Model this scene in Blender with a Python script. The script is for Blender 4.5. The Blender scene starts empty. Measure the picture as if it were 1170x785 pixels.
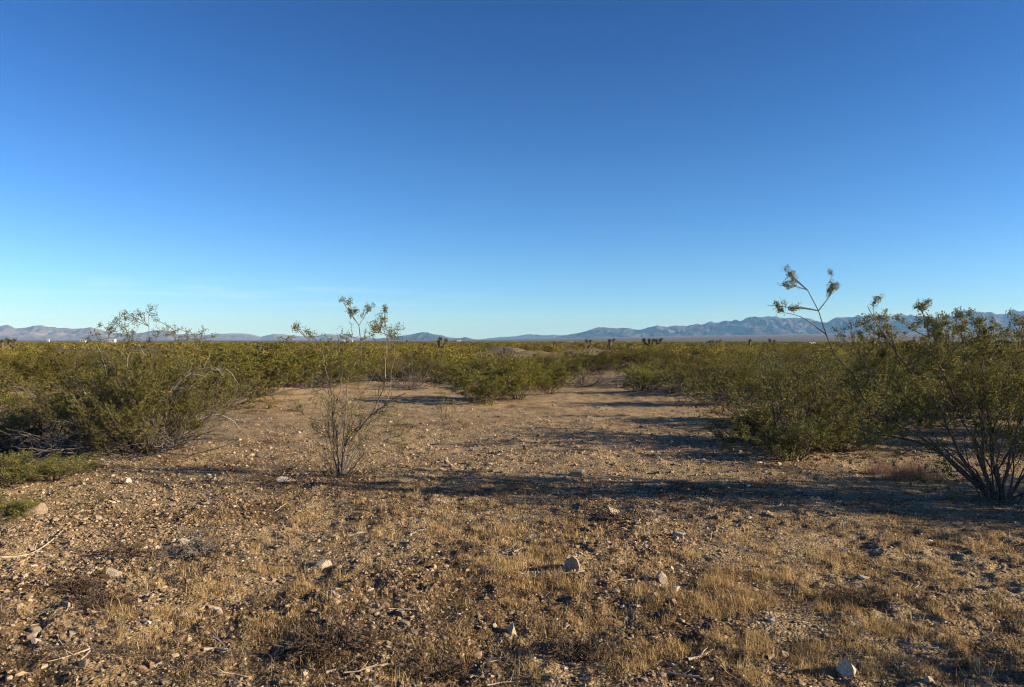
import bpy, math
import numpy as np

# ----------------------------------------------------------------- basics
F, CX, HY, EYE = 880.0, 585.0, 390.0, 1.6      # photo focal length (px), centre column, horizon row, eye height (m)
scene = bpy.context.scene
COL = scene.collection
RNG = np.random.default_rng(7)

def at(px, py, Y):
    return np.array([(px - CX) / F * Y, Y, EYE - (py - HY) / F * Y])

def gxy(px, py):
    Y = F * EYE / (np.asarray(py, float) - HY)
    return (np.asarray(px, float) - CX) / F * Y, Y

def smooth(a, b, x):
    t = np.clip((x - a) / (b - a), 0, 1)
    return t * t * (3 - 2 * t)

def hash2(ix, iy, s):
    h = (ix.astype(np.int64) * 374761393 + iy.astype(np.int64) * 668265263 + s * 982451653) & 0xFFFFFFFF
    h = ((h ^ (h >> 13)) * 1274126177) & 0xFFFFFFFF
    h = h ^ (h >> 16)
    return (h & 0xFFFFFF) / float(0xFFFFFF)

def noise2(x, y, s=0):
    x = np.asarray(x, float); y = np.asarray(y, float)
    ix = np.floor(x); iy = np.floor(y)
    fx = x - ix; fy = y - iy
    ux = fx * fx * fx * (fx * (fx * 6 - 15) + 10); uy = fy * fy * fy * (fy * (fy * 6 - 15) + 10)
    def g(dx, dy):
        a = hash2(ix + dx, iy + dy, s) * 2 * np.pi
        return np.cos(a) * (fx - dx) + np.sin(a) * (fy - dy)
    a = g(0, 0) * (1 - ux) + g(1, 0) * ux
    b = g(0, 1) * (1 - ux) + g(1, 1) * ux
    return (a * (1 - uy) + b * uy) * 1.5

def fbm(x, y, s=0, o=4):
    v = 0; a = 1.0
    for k in range(o):
        v = v + a * noise2(x * 2 ** k + 17.3 * k, y * 2 ** k - 9.1 * k, s + k); a *= 0.5
    return v

# ----------------------------------------------------------------- ground height
AZPX = np.array([-900, 0, 300, 520, 600, 700, 800, 900, 1000, 1170, 1700])
BAJ = np.array([1.2, 1.2, 1.3, 1.8, 3.2, 5.0, 7.0, 8.5, 9.5, 10.5, 10.5])   # rise of the far plain, in photo px above the horizon
BERMS = [(300, 452, 3.2, 1.6, .22), (420, 442, 4.0, 2.0, .18), (15, 448, 3.0, 3.0, .30), (790, 452, 2.5, 1.5, .18)]
MOUNDS = [(571, 403, 2.4, 3.0, 1.0), (590, 403.5, 1.8, 2.4, .85), (608, 405, 2.6, 2.4, .6), (672, 402, 3.4, 4, .45), (530, 398, 4, 5, .6)]

def gh(x, y):
    x = np.asarray(x, float); y = np.asarray(y, float)
    r = np.hypot(x, y)
    z = 0.035 * fbm(x / 2.2, y / 2.2, 3, 3) * smooth(300, 60, r)
    z = z + 0.20 * noise2(x / 22, y / 22, 11) * smooth(14, 50, r) * smooth(2500, 900, r)
    near = smooth(60, 18, r)
    z = z + near * (0.022 * noise2(x / .45, y / .45, 21) + (.45 + .75 * smooth(-.25, .45, noise2(x / 1.1, y / 1.1, 24) + .5 * smooth(8, 5, y))) * (0.017 * noise2(x / .17, y / .17, 22) + 0.013 * noise2(x / .07, y / .07, 23) * smooth(20, 8, r)))
    for px, py, sx, sy, h in BERMS + MOUNDS:
        bx, by = gxy(px, py)
        q = ((x - bx) / sx) ** 2 + ((y - by) / sy) ** 2
        z = z + h * np.exp(-q) * (1 + .25 * noise2(x / .8, y / .8, 31))
    px = CX + F * x / np.maximum(y, 1e-3)
    px = np.where(y > 1, px, np.where(x > 0, 1700, -900))
    far = np.interp(px, AZPX, BAJ) / F * 11000
    z = z + far * np.clip((r - 2500) / 9500, 0, 1) ** 1.15
    return z

def ghs(x, y):
    return float(gh(np.array([x]), np.array([y]))[0])

# ----------------------------------------------------------------- mesh helpers
def mesh_from(name, V, quads=None, tris=None, mats=(), smooth_shade=False, attr=None):
    me = bpy.data.meshes.new(name)
    V = np.ascontiguousarray(V, np.float32).reshape(-1, 3)
    q = np.zeros((0, 4), np.int32) if quads is None else np.asarray(quads, np.int32).reshape(-1, 4)
    t = np.zeros((0, 3), np.int32) if tris is None else np.asarray(tris, np.int32).reshape(-1, 3)
    me.vertices.add(len(V)); me.vertices.foreach_set('co', V.ravel())
    nl = q.size + t.size
    me.loops.add(nl); me.loops.foreach_set('vertex_index', np.concatenate([q.ravel(), t.ravel()]))
    me.polygons.add(len(q) + len(t))
    ls = np.concatenate([np.arange(len(q)) * 4, q.size + np.arange(len(t)) * 3]).astype(np.int32)
    me.polygons.foreach_set('loop_start', ls)
    me.polygons.foreach_set('use_smooth', np.full(len(ls), bool(smooth_shade)))
    for k, v in (attr or {}).items():
        a = me.attributes.new(k, 'FLOAT', 'POINT'); a.data.foreach_set('value', np.asarray(v, np.float32))
    for m in mats: me.materials.append(m)
    me.update(calc_edges=True)
    return me

def link(name, data, parent=None, loc=None):
    o = bpy.data.objects.new(name, data); COL.objects.link(o)
    if parent is not None: o.parent = parent
    if loc is not None: o.location = [float(c) for c in loc]
    return o

def tag(o, label=None, cat=None, group=None, kind=None):
    if label: o['label'] = label
    if cat: o['category'] = cat
    if group: o['group'] = group
    if kind: o['kind'] = kind
    return o

def thing(name, loc, label, cat, group=None, rz=0.0):
    o = link(name, None, None, loc); o.rotation_euler.z = rz; o.empty_display_size = .2
    return tag(o, label, cat, group)

def copy_tree(o, parent=None):
    c = o.copy(); COL.objects.link(c)
    if parent is not None: c.parent = parent
    for ch in list(o.children): copy_tree(ch, c)
    return c

# ----------------------------------------------------------------- node helpers / materials
def mat(name):
    m = bpy.data.materials.new(name); m.use_nodes = True
    nt = m.node_tree; nt.nodes.clear()
    return m, nt, nt.nodes, nt.links

def N(nt, typ, **kw):
    n = nt.nodes.new(typ)
    for k, v in kw.items():
        if k.startswith('i_'): n.inputs[k[2:].replace('_', ' ')].default_value = v
        else: setattr(n, k, v)
    return n

def ramp(nt, stops, interp='LINEAR'):
    n = nt.nodes.new('ShaderNodeValToRGB'); cr = n.color_ramp; cr.interpolation = interp
    while len(cr.elements) < len(stops): cr.elements.new(0.5)
    for e, (p, c) in zip(cr.elements, stops): e.position = p; e.color = (*c, 1)
    return n

def mixc(nt, mode='MIX'):
    n = nt.nodes.new('ShaderNodeMix'); n.data_type = 'RGBA'; n.blend_type = mode
    return n      # inputs 0 fac, 6 A, 7 B ; output 2

def leaf_mat(name, stops, trans=.25, tint=True):
    m, nt, nd, lk = mat(name)
    g = N(nt, 'ShaderNodeNewGeometry'); r = ramp(nt, stops)
    lk.new(g.outputs['Random Per Island'], r.inputs[0])
    src = r.outputs[0]
    if tint:
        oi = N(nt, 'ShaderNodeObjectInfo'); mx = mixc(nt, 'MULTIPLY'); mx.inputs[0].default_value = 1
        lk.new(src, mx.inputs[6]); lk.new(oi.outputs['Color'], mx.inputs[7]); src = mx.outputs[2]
    d = N(nt, 'ShaderNodeBsdfPrincipled'); d.inputs['Roughness'].default_value = .55; d.inputs['Specular IOR Level'].default_value = .25
    t = N(nt, 'ShaderNodeBsdfTranslucent'); ms = N(nt, 'ShaderNodeMixShader'); ms.inputs[0].default_value = trans
    lk.new(src, d.inputs['Base Color']); lk.new(src, t.inputs['Color'])
    lk.new(d.outputs[0], ms.inputs[1]); lk.new(t.outputs[0], ms.inputs[2])
    o = N(nt, 'ShaderNodeOutputMaterial'); lk.new(ms.outputs[0], o.inputs[0])
    return m

def bark_mat(name, a, b, scale=30):
    m, nt, nd, lk = mat(name)
    tc = N(nt, 'ShaderNodeTexCoord'); n = N(nt, 'ShaderNodeTexNoise'); n.inputs['Scale'].default_value = scale; n.inputs['Detail'].default_value = 4
    lk.new(tc.outputs['Object'], n.inputs['Vector'])
    r = ramp(nt, [(.3, a), (.7, b)]); lk.new(n.outputs[0], r.inputs[0])
    d = N(nt, 'ShaderNodeBsdfPrincipled'); d.inputs['Roughness'].default_value = .85; d.inputs['Specular IOR Level'].default_value = .2
    lk.new(r.outputs[0], d.inputs['Base Color'])
    o = N(nt, 'ShaderNodeOutputMaterial'); lk.new(d.outputs[0], o.inputs[0])
    return m

def island_mat(name, stops, rough=.9):
    m, nt, nd, lk = mat(name)
    g = N(nt, 'ShaderNodeNewGeometry'); r = ramp(nt, stops); lk.new(g.outputs['Random Per Island'], r.inputs[0])
    d = N(nt, 'ShaderNodeBsdfPrincipled'); d.inputs['Roughness'].default_value = rough; d.inputs['Specular IOR Level'].default_value = .2
    lk.new(r.outputs[0], d.inputs['Base Color'])
    o = N(nt, 'ShaderNodeOutputMaterial'); lk.new(d.outputs[0], o.inputs[0])
    return m

def stone_mat(name, a, b, c, scale=14, bump=.5):
    m, nt, nd, lk = mat(name)
    tc = N(nt, 'ShaderNodeTexCoord'); oi = N(nt, 'ShaderNodeObjectInfo')
    n = N(nt, 'ShaderNodeTexNoise'); n.inputs['Scale'].default_value = scale; n.inputs['Detail'].default_value = 8; n.inputs['Roughness'].default_value = .65
    lk.new(tc.outputs['Object'], n.inputs['Vector'])
    r = ramp(nt, [(.32, a), (.5, b), (.7, c)]); lk.new(n.outputs[0], r.inputs[0])
    mx = mixc(nt, 'MULTIPLY'); mx.inputs[0].default_value = 1; lk.new(r.outputs[0], mx.inputs[6]); lk.new(oi.outputs['Color'], mx.inputs[7])
    bp = N(nt, 'ShaderNodeBump'); bp.inputs['Strength'].default_value = bump; bp.inputs['Distance'].default_value = .02; lk.new(n.outputs[0], bp.inputs['Height'])
    d = N(nt, 'ShaderNodeBsdfPrincipled'); d.inputs['Roughness'].default_value = .85; d.inputs['Specular IOR Level'].default_value = .25
    lk.new(mx.outputs[2], d.inputs['Base Color']); lk.new(bp.outputs[0], d.inputs['Normal'])
    o = N(nt, 'ShaderNodeOutputMaterial'); lk.new(d.outputs[0], o.inputs[0])
    return m

M_LEAF = leaf_mat('creosote_leaf', [(0, (.078, .084, .022)), (.45, (.150, .146, .030)), (.8, (.24, .212, .045)), (1, (.37, .28, .08))])
M_STEM = bark_mat('creosote_bark', (.05, .04, .032), (.15, .122, .10))
M_MID = bark_mat('sunlit_bark', (.10, .082, .068), (.26, .22, .185))  # creosote bark paled so the centre bush stems look sunlit
M_PALE = bark_mat('weathered_branch', (.26, .23, .20), (.46, .42, .37))
M_GREY = bark_mat('dead_twig_bark', (.075, .063, .055), (.19, .165, .145))
M_DARKWOOD = bark_mat('dark_wood', (.05, .035, .025), (.13, .09, .06))
M_STICK = bark_mat('bleached_stick', (.30, .24, .17), (.50, .42, .32))
M_GRASS = leaf_mat('dry_grass_blade', [(0, (.20, .125, .05)), (.5, (.46, .31, .125)), (1, (.70, .53, .27))], .3, False)
M_PINK = leaf_mat('reddish_grass_blade', [(0, (.26, .14, .08)), (.6, (.42, .25, .15)), (1, (.5, .33, .2))], .3, False)
M_LITTER = island_mat('plant_litter', [(0, (.022, .016, .011)), (.55, (.062, .043, .028)), (.85, (.13, .09, .058)), (1, (.28, .21, .14))])
M_GRAVEL = island_mat('gravel', [(0, (.15, .10, .06)), (.45, (.25, .175, .105)), (.85, (.35, .265, .17)), (.97, (.44, .36, .265)), (1, (.56, .50, .41))])
M_STONE = stone_mat('pale_stone', (.22, .165, .115), (.36, .295, .22), (.52, .46, .37))
M_BROWNSTONE = stone_mat('brown_stone', (.16, .12, .09), (.25, .20, .15), (.34, .28, .22))
M_WHITESTONE = stone_mat('white_stone', (.26, .215, .165), (.44, .395, .32), (.62, .58, .50))
M_YLEAF = leaf_mat('yucca_leaf', [(0, (.05, .06, .025)), (.7, (.10, .11, .05)), (1, (.20, .18, .09))], .1, False)
M_THATCH = bark_mat('yucca_thatch', (.07, .05, .035), (.17, .13, .09), 8)

# ----------------------------------------------------------------- growth
def norm(v):
    return v / np.maximum(np.linalg.norm(v, axis=-1, keepdims=True), 1e-9)

def tubes(P, R, sides=4):
    """N polylines of K points -> vertices, quads"""
    n, k, _ = P.shape
    T = norm(np.gradient(P, axis=1))
    ref = np.where(np.abs(T[..., 2:3]) > .9, np.array([1.0, 0, 0]), np.array([0, 0, 1.0]))
    A = norm(np.cross(T, ref)); B = np.cross(T, A)
    th = np.arange(sides) * 2 * np.pi / sides
    V = P[:, :, None, :] + R[:, :, None, None] * (np.cos(th)[None, None, :, None] * A[:, :, None, :] + np.sin(th)[None, None, :, None] * B[:, :, None, :])
    idx = np.arange(n * k * sides).reshape(n, k, sides)
    a = idx[:, :-1, :]; b = np.roll(idx, -1, 2)[:, :-1, :]; c = np.roll(idx, -1, 2)[:, 1:, :]; d = idx[:, 1:, :]
    return V.reshape(-1, 3), np.stack([a, b, c, d], -1).reshape(-1, 4)

def join(parts):
    Vs, Qs, o = [], [], 0
    for V, Q in parts:
        Vs.append(V); Qs.append(Q + o); o += len(V)
    return np.concatenate(Vs), np.concatenate(Qs)

def walk(rng, p0, d0, L, K, wiggle, trop):
    n = len(p0); P = np.zeros((n, K, 3)); P[:, 0] = p0; d = norm(d0)
    step = (np.asarray(L) / (K - 1))[:, None]
    for k in range(1, K):
        d = norm(d + wiggle * rng.normal(size=(n, 3)) + np.array([0, 0, 1.0]) * trop)
        P[:, k] = P[:, k - 1] + d * step
    return P

def base_stems(rng, n, H, tilt, lenf, K=9, wiggle=.10, trop=.05, r0=.011, spread=.12):
    az = rng.uniform(0, 2 * np.pi, n); tl = rng.uniform(tilt[0], tilt[1], n)
    d = np.stack([np.sin(tl) * np.cos(az), np.sin(tl) * np.sin(az), np.cos(tl)], -1)
    p = np.stack([spread * np.cos(az) * rng.uniform(.1, 1, n), spread * np.sin(az) * rng.uniform(.1, 1, n), -0.03 + 0 * az], -1)
    L = H * rng.uniform(lenf[0], lenf[1], n) * (1 + .35 * np.sin(tl))
    P = walk(rng, p, d, L, K, wiggle, trop)
    P[:, 1:, 2] = np.maximum(P[:, 1:, 2], .015)
    R = (r0 * rng.uniform(.6, 1.3, n))[:, None] * np.linspace(1, .32, K)[None]
    return P, R

def grow(rng, P, R, m, trange, ang, L, K=5, wiggle=.16, trop=.06, rf=.62, per=None):
    n, k, _ = P.shape
    idx = np.repeat(np.arange(n), m if per is None else per)
    t = rng.uniform(trange[0], trange[1], len(idx)) * (k - 1)
    i = np.minimum(t.astype(int), k - 2); f = (t - i)[:, None]
    p = P[idx, i] * (1 - f) + P[idx, i + 1] * f
    T = norm(P[idx, i + 1] - P[idx, i])
    r = R[idx, i] * (1 - f[:, 0]) + R[idx, i + 1] * f[:, 0]
    u = rng.normal(size=p.shape); u = norm(u - (u * T).sum(-1, keepdims=True) * T)
    a = rng.uniform(ang[0], ang[1], len(idx))[:, None]
    d = np.cos(a) * T + np.sin(a) * u
    LL = rng.uniform(L[0], L[1], len(idx)) * (1.15 - .45 * t / (k - 1))
    Q = walk(rng, p, d, LL, K, wiggle, trop)
    Q[:, 1:, 2] = np.maximum(Q[:, 1:, 2], .02)
    return Q, (r * rf)[:, None] * np.linspace(1, .4, K)[None]

def leaves(rng, P, n, size, trange=(.25, 1.03), off=.012, aspect=.5):
    N_, k, _ = P.shape
    idx = np.repeat(np.arange(N_), n)
    node = rng.uniform(trange[0], trange[1], (N_, 3)); node[:, 0] = 1
    t = node[idx, rng.integers(0, 3, len(idx))] + rng.normal(size=len(idx)) * .05      # leaves sit in bunches at a few nodes of each twig
    t = np.clip(t, 0, 1) * (k - 1)
    i = np.minimum(t.astype(int), k - 2); f = (t - i)[:, None]
    p = P[idx, i] * (1 - f) + P[idx, i + 1] * f + rng.normal(size=(len(idx), 3)) * off
    return leaf_quads(rng, p, norm(P[idx, i + 1] - P[idx, i]), size, aspect)

def leaf_quads(rng, p, T, size, aspect=.5, nor=None):
    n = len(p)
    d = norm(T * .6 + rng.normal(size=(n, 3)) * .7 + np.array([0, 0, .2]))
    u = norm(np.cross(d, rng.normal(size=(n, 3)) if nor is None else nor + .35 * rng.normal(size=(n, 3))))
    s = size * rng.uniform(.6, 1.35, (n, 1))
    w = np.cross(d, u) * .12
    V = np.stack([p - d * s * .5, p + u * s * .5 * aspect + w * s, p + d * s * .5, p - u * s * .5 * aspect + w * s], 1)
    V[..., 2] = np.maximum(V[..., 2], .006)
    return V.reshape(-1, 3), np.arange(n * 4).reshape(n, 4)

def poly(pts, K):
    """resample one polyline with a smooth (Catmull-Rom) curve to K points"""
    p = np.asarray(pts, float)
    s = np.concatenate([[0], np.cumsum(np.linalg.norm(np.diff(p, axis=0), axis=1))]); s /= s[-1]
    e = np.vstack([2 * p[0] - p[1], p, 2 * p[-1] - p[-2]])
    out = []
    for t in np.linspace(0, 1, K):
        i = min(np.searchsorted(s, t, 'right') - 1, len(p) - 2); f = (t - s[i]) / (s[i + 1] - s[i])
        a, b, c, d = e[i:i + 4]
        out.append(.5 * (2 * b + (c - a) * f + (2 * a - 5 * b + 4 * c - d) * f * f + (3 * b - a - 3 * c + d) * f ** 3))
    return np.array(out)

# ----------------------------------------------------------------- prototypes of the creosote bushes
def bush_meshes(name, seed, H, nst, br, tw, nleaf, lsize, tilt=(.12, .95), skirt=10, fill=1.0, lowtwigs=True):
    rng = np.random.default_rng(seed)
    S, SR = base_stems(rng, nst, H, tilt, (.62, 1.02), r0=.0075 * max(1, H))
    B, BR = grow(rng, S, SR, br, (.20, .97), (.35, .95), (.22 * H, .44 * H), 6, .15, .07)
    W, WR = grow(rng, B, BR, tw, (.15, 1.0), (.3, .95), (.09 * H, .20 * H), 4, .18, .08)
    W2, W2R = grow(rng, S, SR, max(2, tw // 2), (.55, 1.0), (.3, .9), (.10 * H, .22 * H), 4, .18, .08)
    sv = join([tubes(S, SR, 5), tubes(B, np.maximum(BR, .0018), 3), tubes(W, np.maximum(WR, .0012), 3)])
    lv = join([leaves(rng, W, int(nleaf * fill), lsize), leaves(rng, W2, int(nleaf * fill), lsize), leaves(rng, B, max(1, nleaf // 2), lsize, (.45, 1.03), .02)])
    st = mesh_from(name + '_stems', *sv, mats=[M_STEM])
    fo = mesh_from(name + '_foliage', *lv, mats=[M_LEAF])
    dd = None
    if skirt:
        D, DR = base_stems(rng, skirt, H, (.75, 1.45), (.35, .62), trop=.03, wiggle=.16, r0=.008)
        D2, D2R = grow(rng, D, DR, 5, (.25, 1.0), (.4, 1.0), (.12 * H, .28 * H), 5, .22, -.02)
        D3, D3R = grow(rng, D2, D2R, 3, (.2, 1.0), (.4, 1.1), (.06 * H, .14 * H), 3, .25, -.02)
        dv = join([tubes(D, DR, 4), tubes(D2, np.maximum(D2R, .002), 3), tubes(D3, np.maximum(D3R, .0016), 3)])
        dd = mesh_from(name + '_dead_twigs', *dv, mats=[M_GREY])
    return st, fo, dd

def make_bush(meshes, name, loc, label, cat='bush', group=None, rz=0, scale=(1, 1, 1), tint=(1, 1, 1)):
    o = thing(name, loc, label, cat, group, rz); o.scale = scale
    st, fo, dd = meshes
    link('stems', st, o)
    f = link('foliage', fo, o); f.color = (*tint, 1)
    if dd: link('dead_twigs', dd, o)
    return o

PROTO = [bush_meshes('mid_bush%d' % i, 100 + i, 1.3, 20, 7, 7, 20, .034, (.1, 1.25), 16, (1.0, 1.2, .8, 1.0, .4, 1.1)[i]) for i in range(6)]
PROTO_N = [bush_meshes('near_bush%d' % i, 200 + i, 1.5, 30, 7, 8, 17, .025, (.1, 1.2), 22) for i in range(3)]
PROTO_SPRIG = bush_meshes('sprig', 305, .5, 6, 4, 3, 6, .018, (.05, .5), 0)
PROTO_LOW = bush_meshes('low_bush', 300, .5, 30, 5, 5, 9, .018, (.2, 1.3), 6)
PROTO_BARE = bush_meshes('bare_bush', 310, 1.0, 14, 4, 4, 1, .022, (.5, 1.45), 26, .3)

# ----------------------------------------------------------------- ground sheet
def build_ground():
    r = np.concatenate([[0.0], np.geomspace(.25, 2.4, 16), np.exp(np.arange(math.log(2.46), math.log(34), .0042)), np.geomspace(34.3, 26000, 260)[1:]])
    fine = np.arange(-.86, .861, .0031)
    coarse = np.linspace(.86, 2 * np.pi - .86, 110)[1:-1]
    az = np.concatenate([fine, coarse])
    n, m = len(r), len(az)
    X = r[:, None] * np.sin(az)[None]; Y = r[:, None] * np.cos(az)[None]
    Z = gh(X, Y)
    V = np.stack([X, Y, Z], -1).reshape(-1, 3)
    idx = np.arange(n * m).reshape(n, m)
    nx = np.roll(idx, -1, 1)
    q = np.stack([idx[:-1], idx[1:], nx[1:], nx[:-1]], -1).reshape(-1, 4)[:, ::-1]
    # soil kinds: sandy places, and the distant scrub-covered plain
    sand = np.zeros(X.shape)
    for px, py, sx, sy, w in [(300, 456, 4.0, 3.0, .9), (420, 448, 5, 3.5, .8), (15, 450, 4, 4, .9), (700, 462, 5, 6, .65), (640, 510, 4, 2.5, .35), (572, 403, 4, 6, 1), (600, 404, 5, 6, 1), (672, 402, 5, 6, .8), (530, 398, 6, 8, .8)]:
        bx, by = gxy(px, py); sand += w * np.exp(-((X - bx) / sx) ** 2 - ((Y - by) / sy) ** 2)
    far = smooth(45, 150, np.hypot(X, Y)) + 0 * X
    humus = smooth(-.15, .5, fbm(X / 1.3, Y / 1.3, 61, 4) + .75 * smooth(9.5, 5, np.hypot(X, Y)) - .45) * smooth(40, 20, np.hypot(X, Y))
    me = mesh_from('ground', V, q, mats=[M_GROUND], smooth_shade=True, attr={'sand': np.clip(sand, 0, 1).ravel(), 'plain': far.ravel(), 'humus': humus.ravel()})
    return tag(link('ground', me), 'brown gravelly desert ground with sandy patches', None, None, 'structure')

def ground_mat():
    m, nt, nd, lk = mat('desert_soil')
    tc = N(nt, 'ShaderNodeTexCoord'); pos = tc.outputs['Object']
    def nz(scale, det=5, rough=.6):
        n = N(nt, 'ShaderNodeTexNoise'); n.inputs['Scale'].default_value = scale; n.inputs['Detail'].default_value = det; n.inputs['Roughness'].default_value = rough
        lk.new(pos, n.inputs['Vector']); return n
    n1 = nz(.55, 6); n2 = nz(9, 6, .7); n3 = nz(60, 4, .7)
    r1 = ramp(nt, [(.33, (.21, .145, .07)), (.5, (.30, .218, .105)), (.68, (.38, .29, .15))]); lk.new(n1.outputs[0], r1.inputs[0])
    r2 = ramp(nt, [(.34, (.45, .42, .40)), (.52, (1, 1, 1)), (.7, (1.25, 1.2, 1.15))]); lk.new(n2.outputs[0], r2.inputs[0])
    m1 = mixc(nt, 'MULTIPLY'); m1.inputs[0].default_value = .8; lk.new(r1.outputs[0], m1.inputs[6]); lk.new(r2.outputs[0], m1.inputs[7])
    nd_ = nz(1.7, 5, .62); rd = ramp(nt, [(.38, (.40, .36, .33)), (.49, (.95, .95, .95)), (.75, (1.12, 1.10, 1.07))]); lk.new(nd_.outputs[0], rd.inputs[0])
    m1b = mixc(nt, 'MULTIPLY'); m1b.inputs[0].default_value = .9; lk.new(m1.outputs[2], m1b.inputs[6]); lk.new(rd.outputs[0], m1b.inputs[7]); m1 = m1b
    # grit: small cells of stone colours
    v = N(nt, 'ShaderNodeTexVoronoi'); v.inputs['Scale'].default_value = 55; lk.new(pos, v.inputs['Vector'])
    sep = N(nt, 'ShaderNodeSeparateColor'); lk.new(v.outputs['Color'], sep.inputs[0])
    rv = ramp(nt, [(0, (.11, .075, .042)), (.45, (.26, .185, .10)), (.8, (.42, .32, .20)), (1, (.60, .52, .40))]); lk.new(sep.outputs[0], rv.inputs[0])
    m2 = mixc(nt); lk.new(m1.outputs[2], m2.inputs[6]); lk.new(rv.outputs[0], m2.inputs[7])
    rg = ramp(nt, [(.40, (0.15,) * 3), (.62, (.75,) * 3)]); lk.new(n3.outputs[0], rg.inputs[0]); lk.new(rg.outputs[0], m2.inputs[0])
    at_ = N(nt, 'ShaderNodeAttribute'); at_.attribute_name = 'sand'
    m3 = mixc(nt); lk.new(m2.outputs[2], m3.inputs[6])
    ms = mixc(nt, 'MULTIPLY'); ms.inputs[0].default_value = .5; ms.inputs[6].default_value = (.40, .29, .165, 1); lk.new(r2.outputs[0], ms.inputs[7])
    lk.new(ms.outputs[2], m3.inputs[7])
    mt = N(nt, 'ShaderNodeMath'); mt.operation = 'MULTIPLY'; mt.inputs[1].default_value = .7; lk.new(at_.outputs['Fac'], mt.inputs[0]); lk.new(mt.outputs[0], m3.inputs[0])
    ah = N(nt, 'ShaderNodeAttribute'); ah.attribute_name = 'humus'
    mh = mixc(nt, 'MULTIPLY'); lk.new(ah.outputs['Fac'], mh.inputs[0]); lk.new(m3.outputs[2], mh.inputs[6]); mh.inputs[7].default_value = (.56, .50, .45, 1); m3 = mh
    # far plain: pale soil and scrub seen edge-on
    nf = nz(.004, 6); rf = ramp(nt, [(.3, (.085, .075, .045)), (.7, (.15, .125, .085))]); lk.new(nf.outputs[0], rf.inputs[0])
    ap = N(nt, 'ShaderNodeAttribute'); ap.attribute_name = 'plain'
    m4 = mixc(nt); lk.new(ap.outputs['Fac'], m4.inputs[0]); lk.new(m3.outputs[2], m4.inputs[6]); lk.new(rf.outputs[0], m4.inputs[7])
    b1 = N(nt, 'ShaderNodeBump'); b1.inputs['Strength'].default_value = .9; b1.inputs['Distance'].default_value = .03; lk.new(n2.outputs[0], b1.inputs['Height'])
    b2 = N(nt, 'ShaderNodeBump'); b2.inputs['Strength'].default_value = .8; b2.inputs['Distance'].default_value = .012; lk.new(v.outputs['Distance'], b2.inputs['Height']); b2.invert = True
    lk.new(b1.outputs[0], b2.inputs['Normal'])
    d = N(nt, 'ShaderNodeBsdfPrincipled'); d.inputs['Roughness'].default_value = .95; d.inputs['Specular IOR Level'].default_value = .15
    lk.new(m4.outputs[2], d.inputs['Base Color']); lk.new(b2.outputs[0], d.inputs['Normal'])
    o = N(nt, 'ShaderNodeOutputMaterial'); lk.new(d.outputs[0], o.inputs[0])
    return m
M_GROUND = ground_mat()
build_ground()

# ----------------------------------------------------------------- mountains
def mountain_mat(name, a, b, c):
    m, nt, nd, lk = mat(name)
    tc = N(nt, 'ShaderNodeTexCoord'); n = N(nt, 'ShaderNodeTexNoise'); n.inputs['Scale'].default_value = .0016; n.inputs['Detail'].default_value = 8; n.inputs['Roughness'].default_value = .65
    lk.new(tc.outputs['Object'], n.inputs['Vector'])
    r = ramp(nt, [(.35, a), (.5, b), (.66, c)]); lk.new(n.outputs[0], r.inputs[0])
    d = N(nt, 'ShaderNodeBsdfPrincipled'); d.inputs['Roughness'].default_value = 1; d.inputs['Specular IOR Level'].default_value = .05
    lk.new(r.outputs[0], d.inputs['Base Color'])
    o = N(nt, 'ShaderNodeOutputMaterial'); lk.new(d.outputs[0], o.inputs[0])
    return m

def mountains(label, prof, D, depth, m, seed, cell, rough=.5):
    prof = np.array(prof, float)
    px = np.arange(prof[0, 0], prof[-1, 0] + .1, .8)
    crest = np.maximum(HY - np.interp(px, prof[:, 0], prof[:, 1]), 0)
    crest = crest + .5 * fbm(px / 14, px * 0, seed + 50, 4) * np.minimum(crest / 8, 1)
    ta = (px - CX) / F
    u = np.linspace(0, 1, 170)
    wob = .10 * noise2(px / 60, px * 0 + .3, seed + 9)
    Yc = D * (1 + .05 * noise2(px / 140, px * 0, seed + 7))
    Yv = Yc[None] + (u[:, None] - .62) * depth
    X = ta[None] * Yv
    cz = crest / F * Yc + EYE
    uu = u[:, None]
    front = np.clip(uu / .62, 0, 1); back = np.clip((1 - uu) / .38, 0, 1)
    shape = np.where(uu < .62, .10 * front + .90 * front ** 1.7, back ** 1.2)
    rid = 1 - np.abs(noise2(X / cell + 2.2 * wob, Yv / cell / 2.2, seed)) * 2
    rid2 = 1 - np.abs(noise2(X / cell * 2.3, Yv / cell / 1.1, seed + 1)) * 2
    rid3 = fbm(X / cell * 5, Yv / cell * 4, seed + 2, 3)
    w = np.exp(-((uu - .62) / .10) ** 2)
    mod = 1 + (1 - .8 * w) * rough * 1.5 * (.55 * rid + .38 * rid2 + .40 * rid3 - .45)
    Z = np.maximum(cz[None] * shape * np.clip(mod, .05, 1.35), 0) - 3
    lim = (cz[None] * Yv / Yc[None]) * (1 - .25 * np.clip(1 - front, 0, 1))
    Z = np.where(uu < .62, np.minimum(Z, lim), Z)
    Z = Z + np.minimum(gh(X, Yv), 140) * 0
    n, k = X.shape
    idx = np.arange(n * k).reshape(n, k)
    q = np.stack([idx[:-1, :-1], idx[:-1, 1:], idx[1:, 1:], idx[1:, :-1]], -1).reshape(-1, 4)
    me = mesh_from('mountains', np.stack([X, Yv, Z], -1).reshape(-1, 3), q, mats=[m], smooth_shade=True)
    return tag(link('mountains', me), label, None, None, 'structure')

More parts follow.
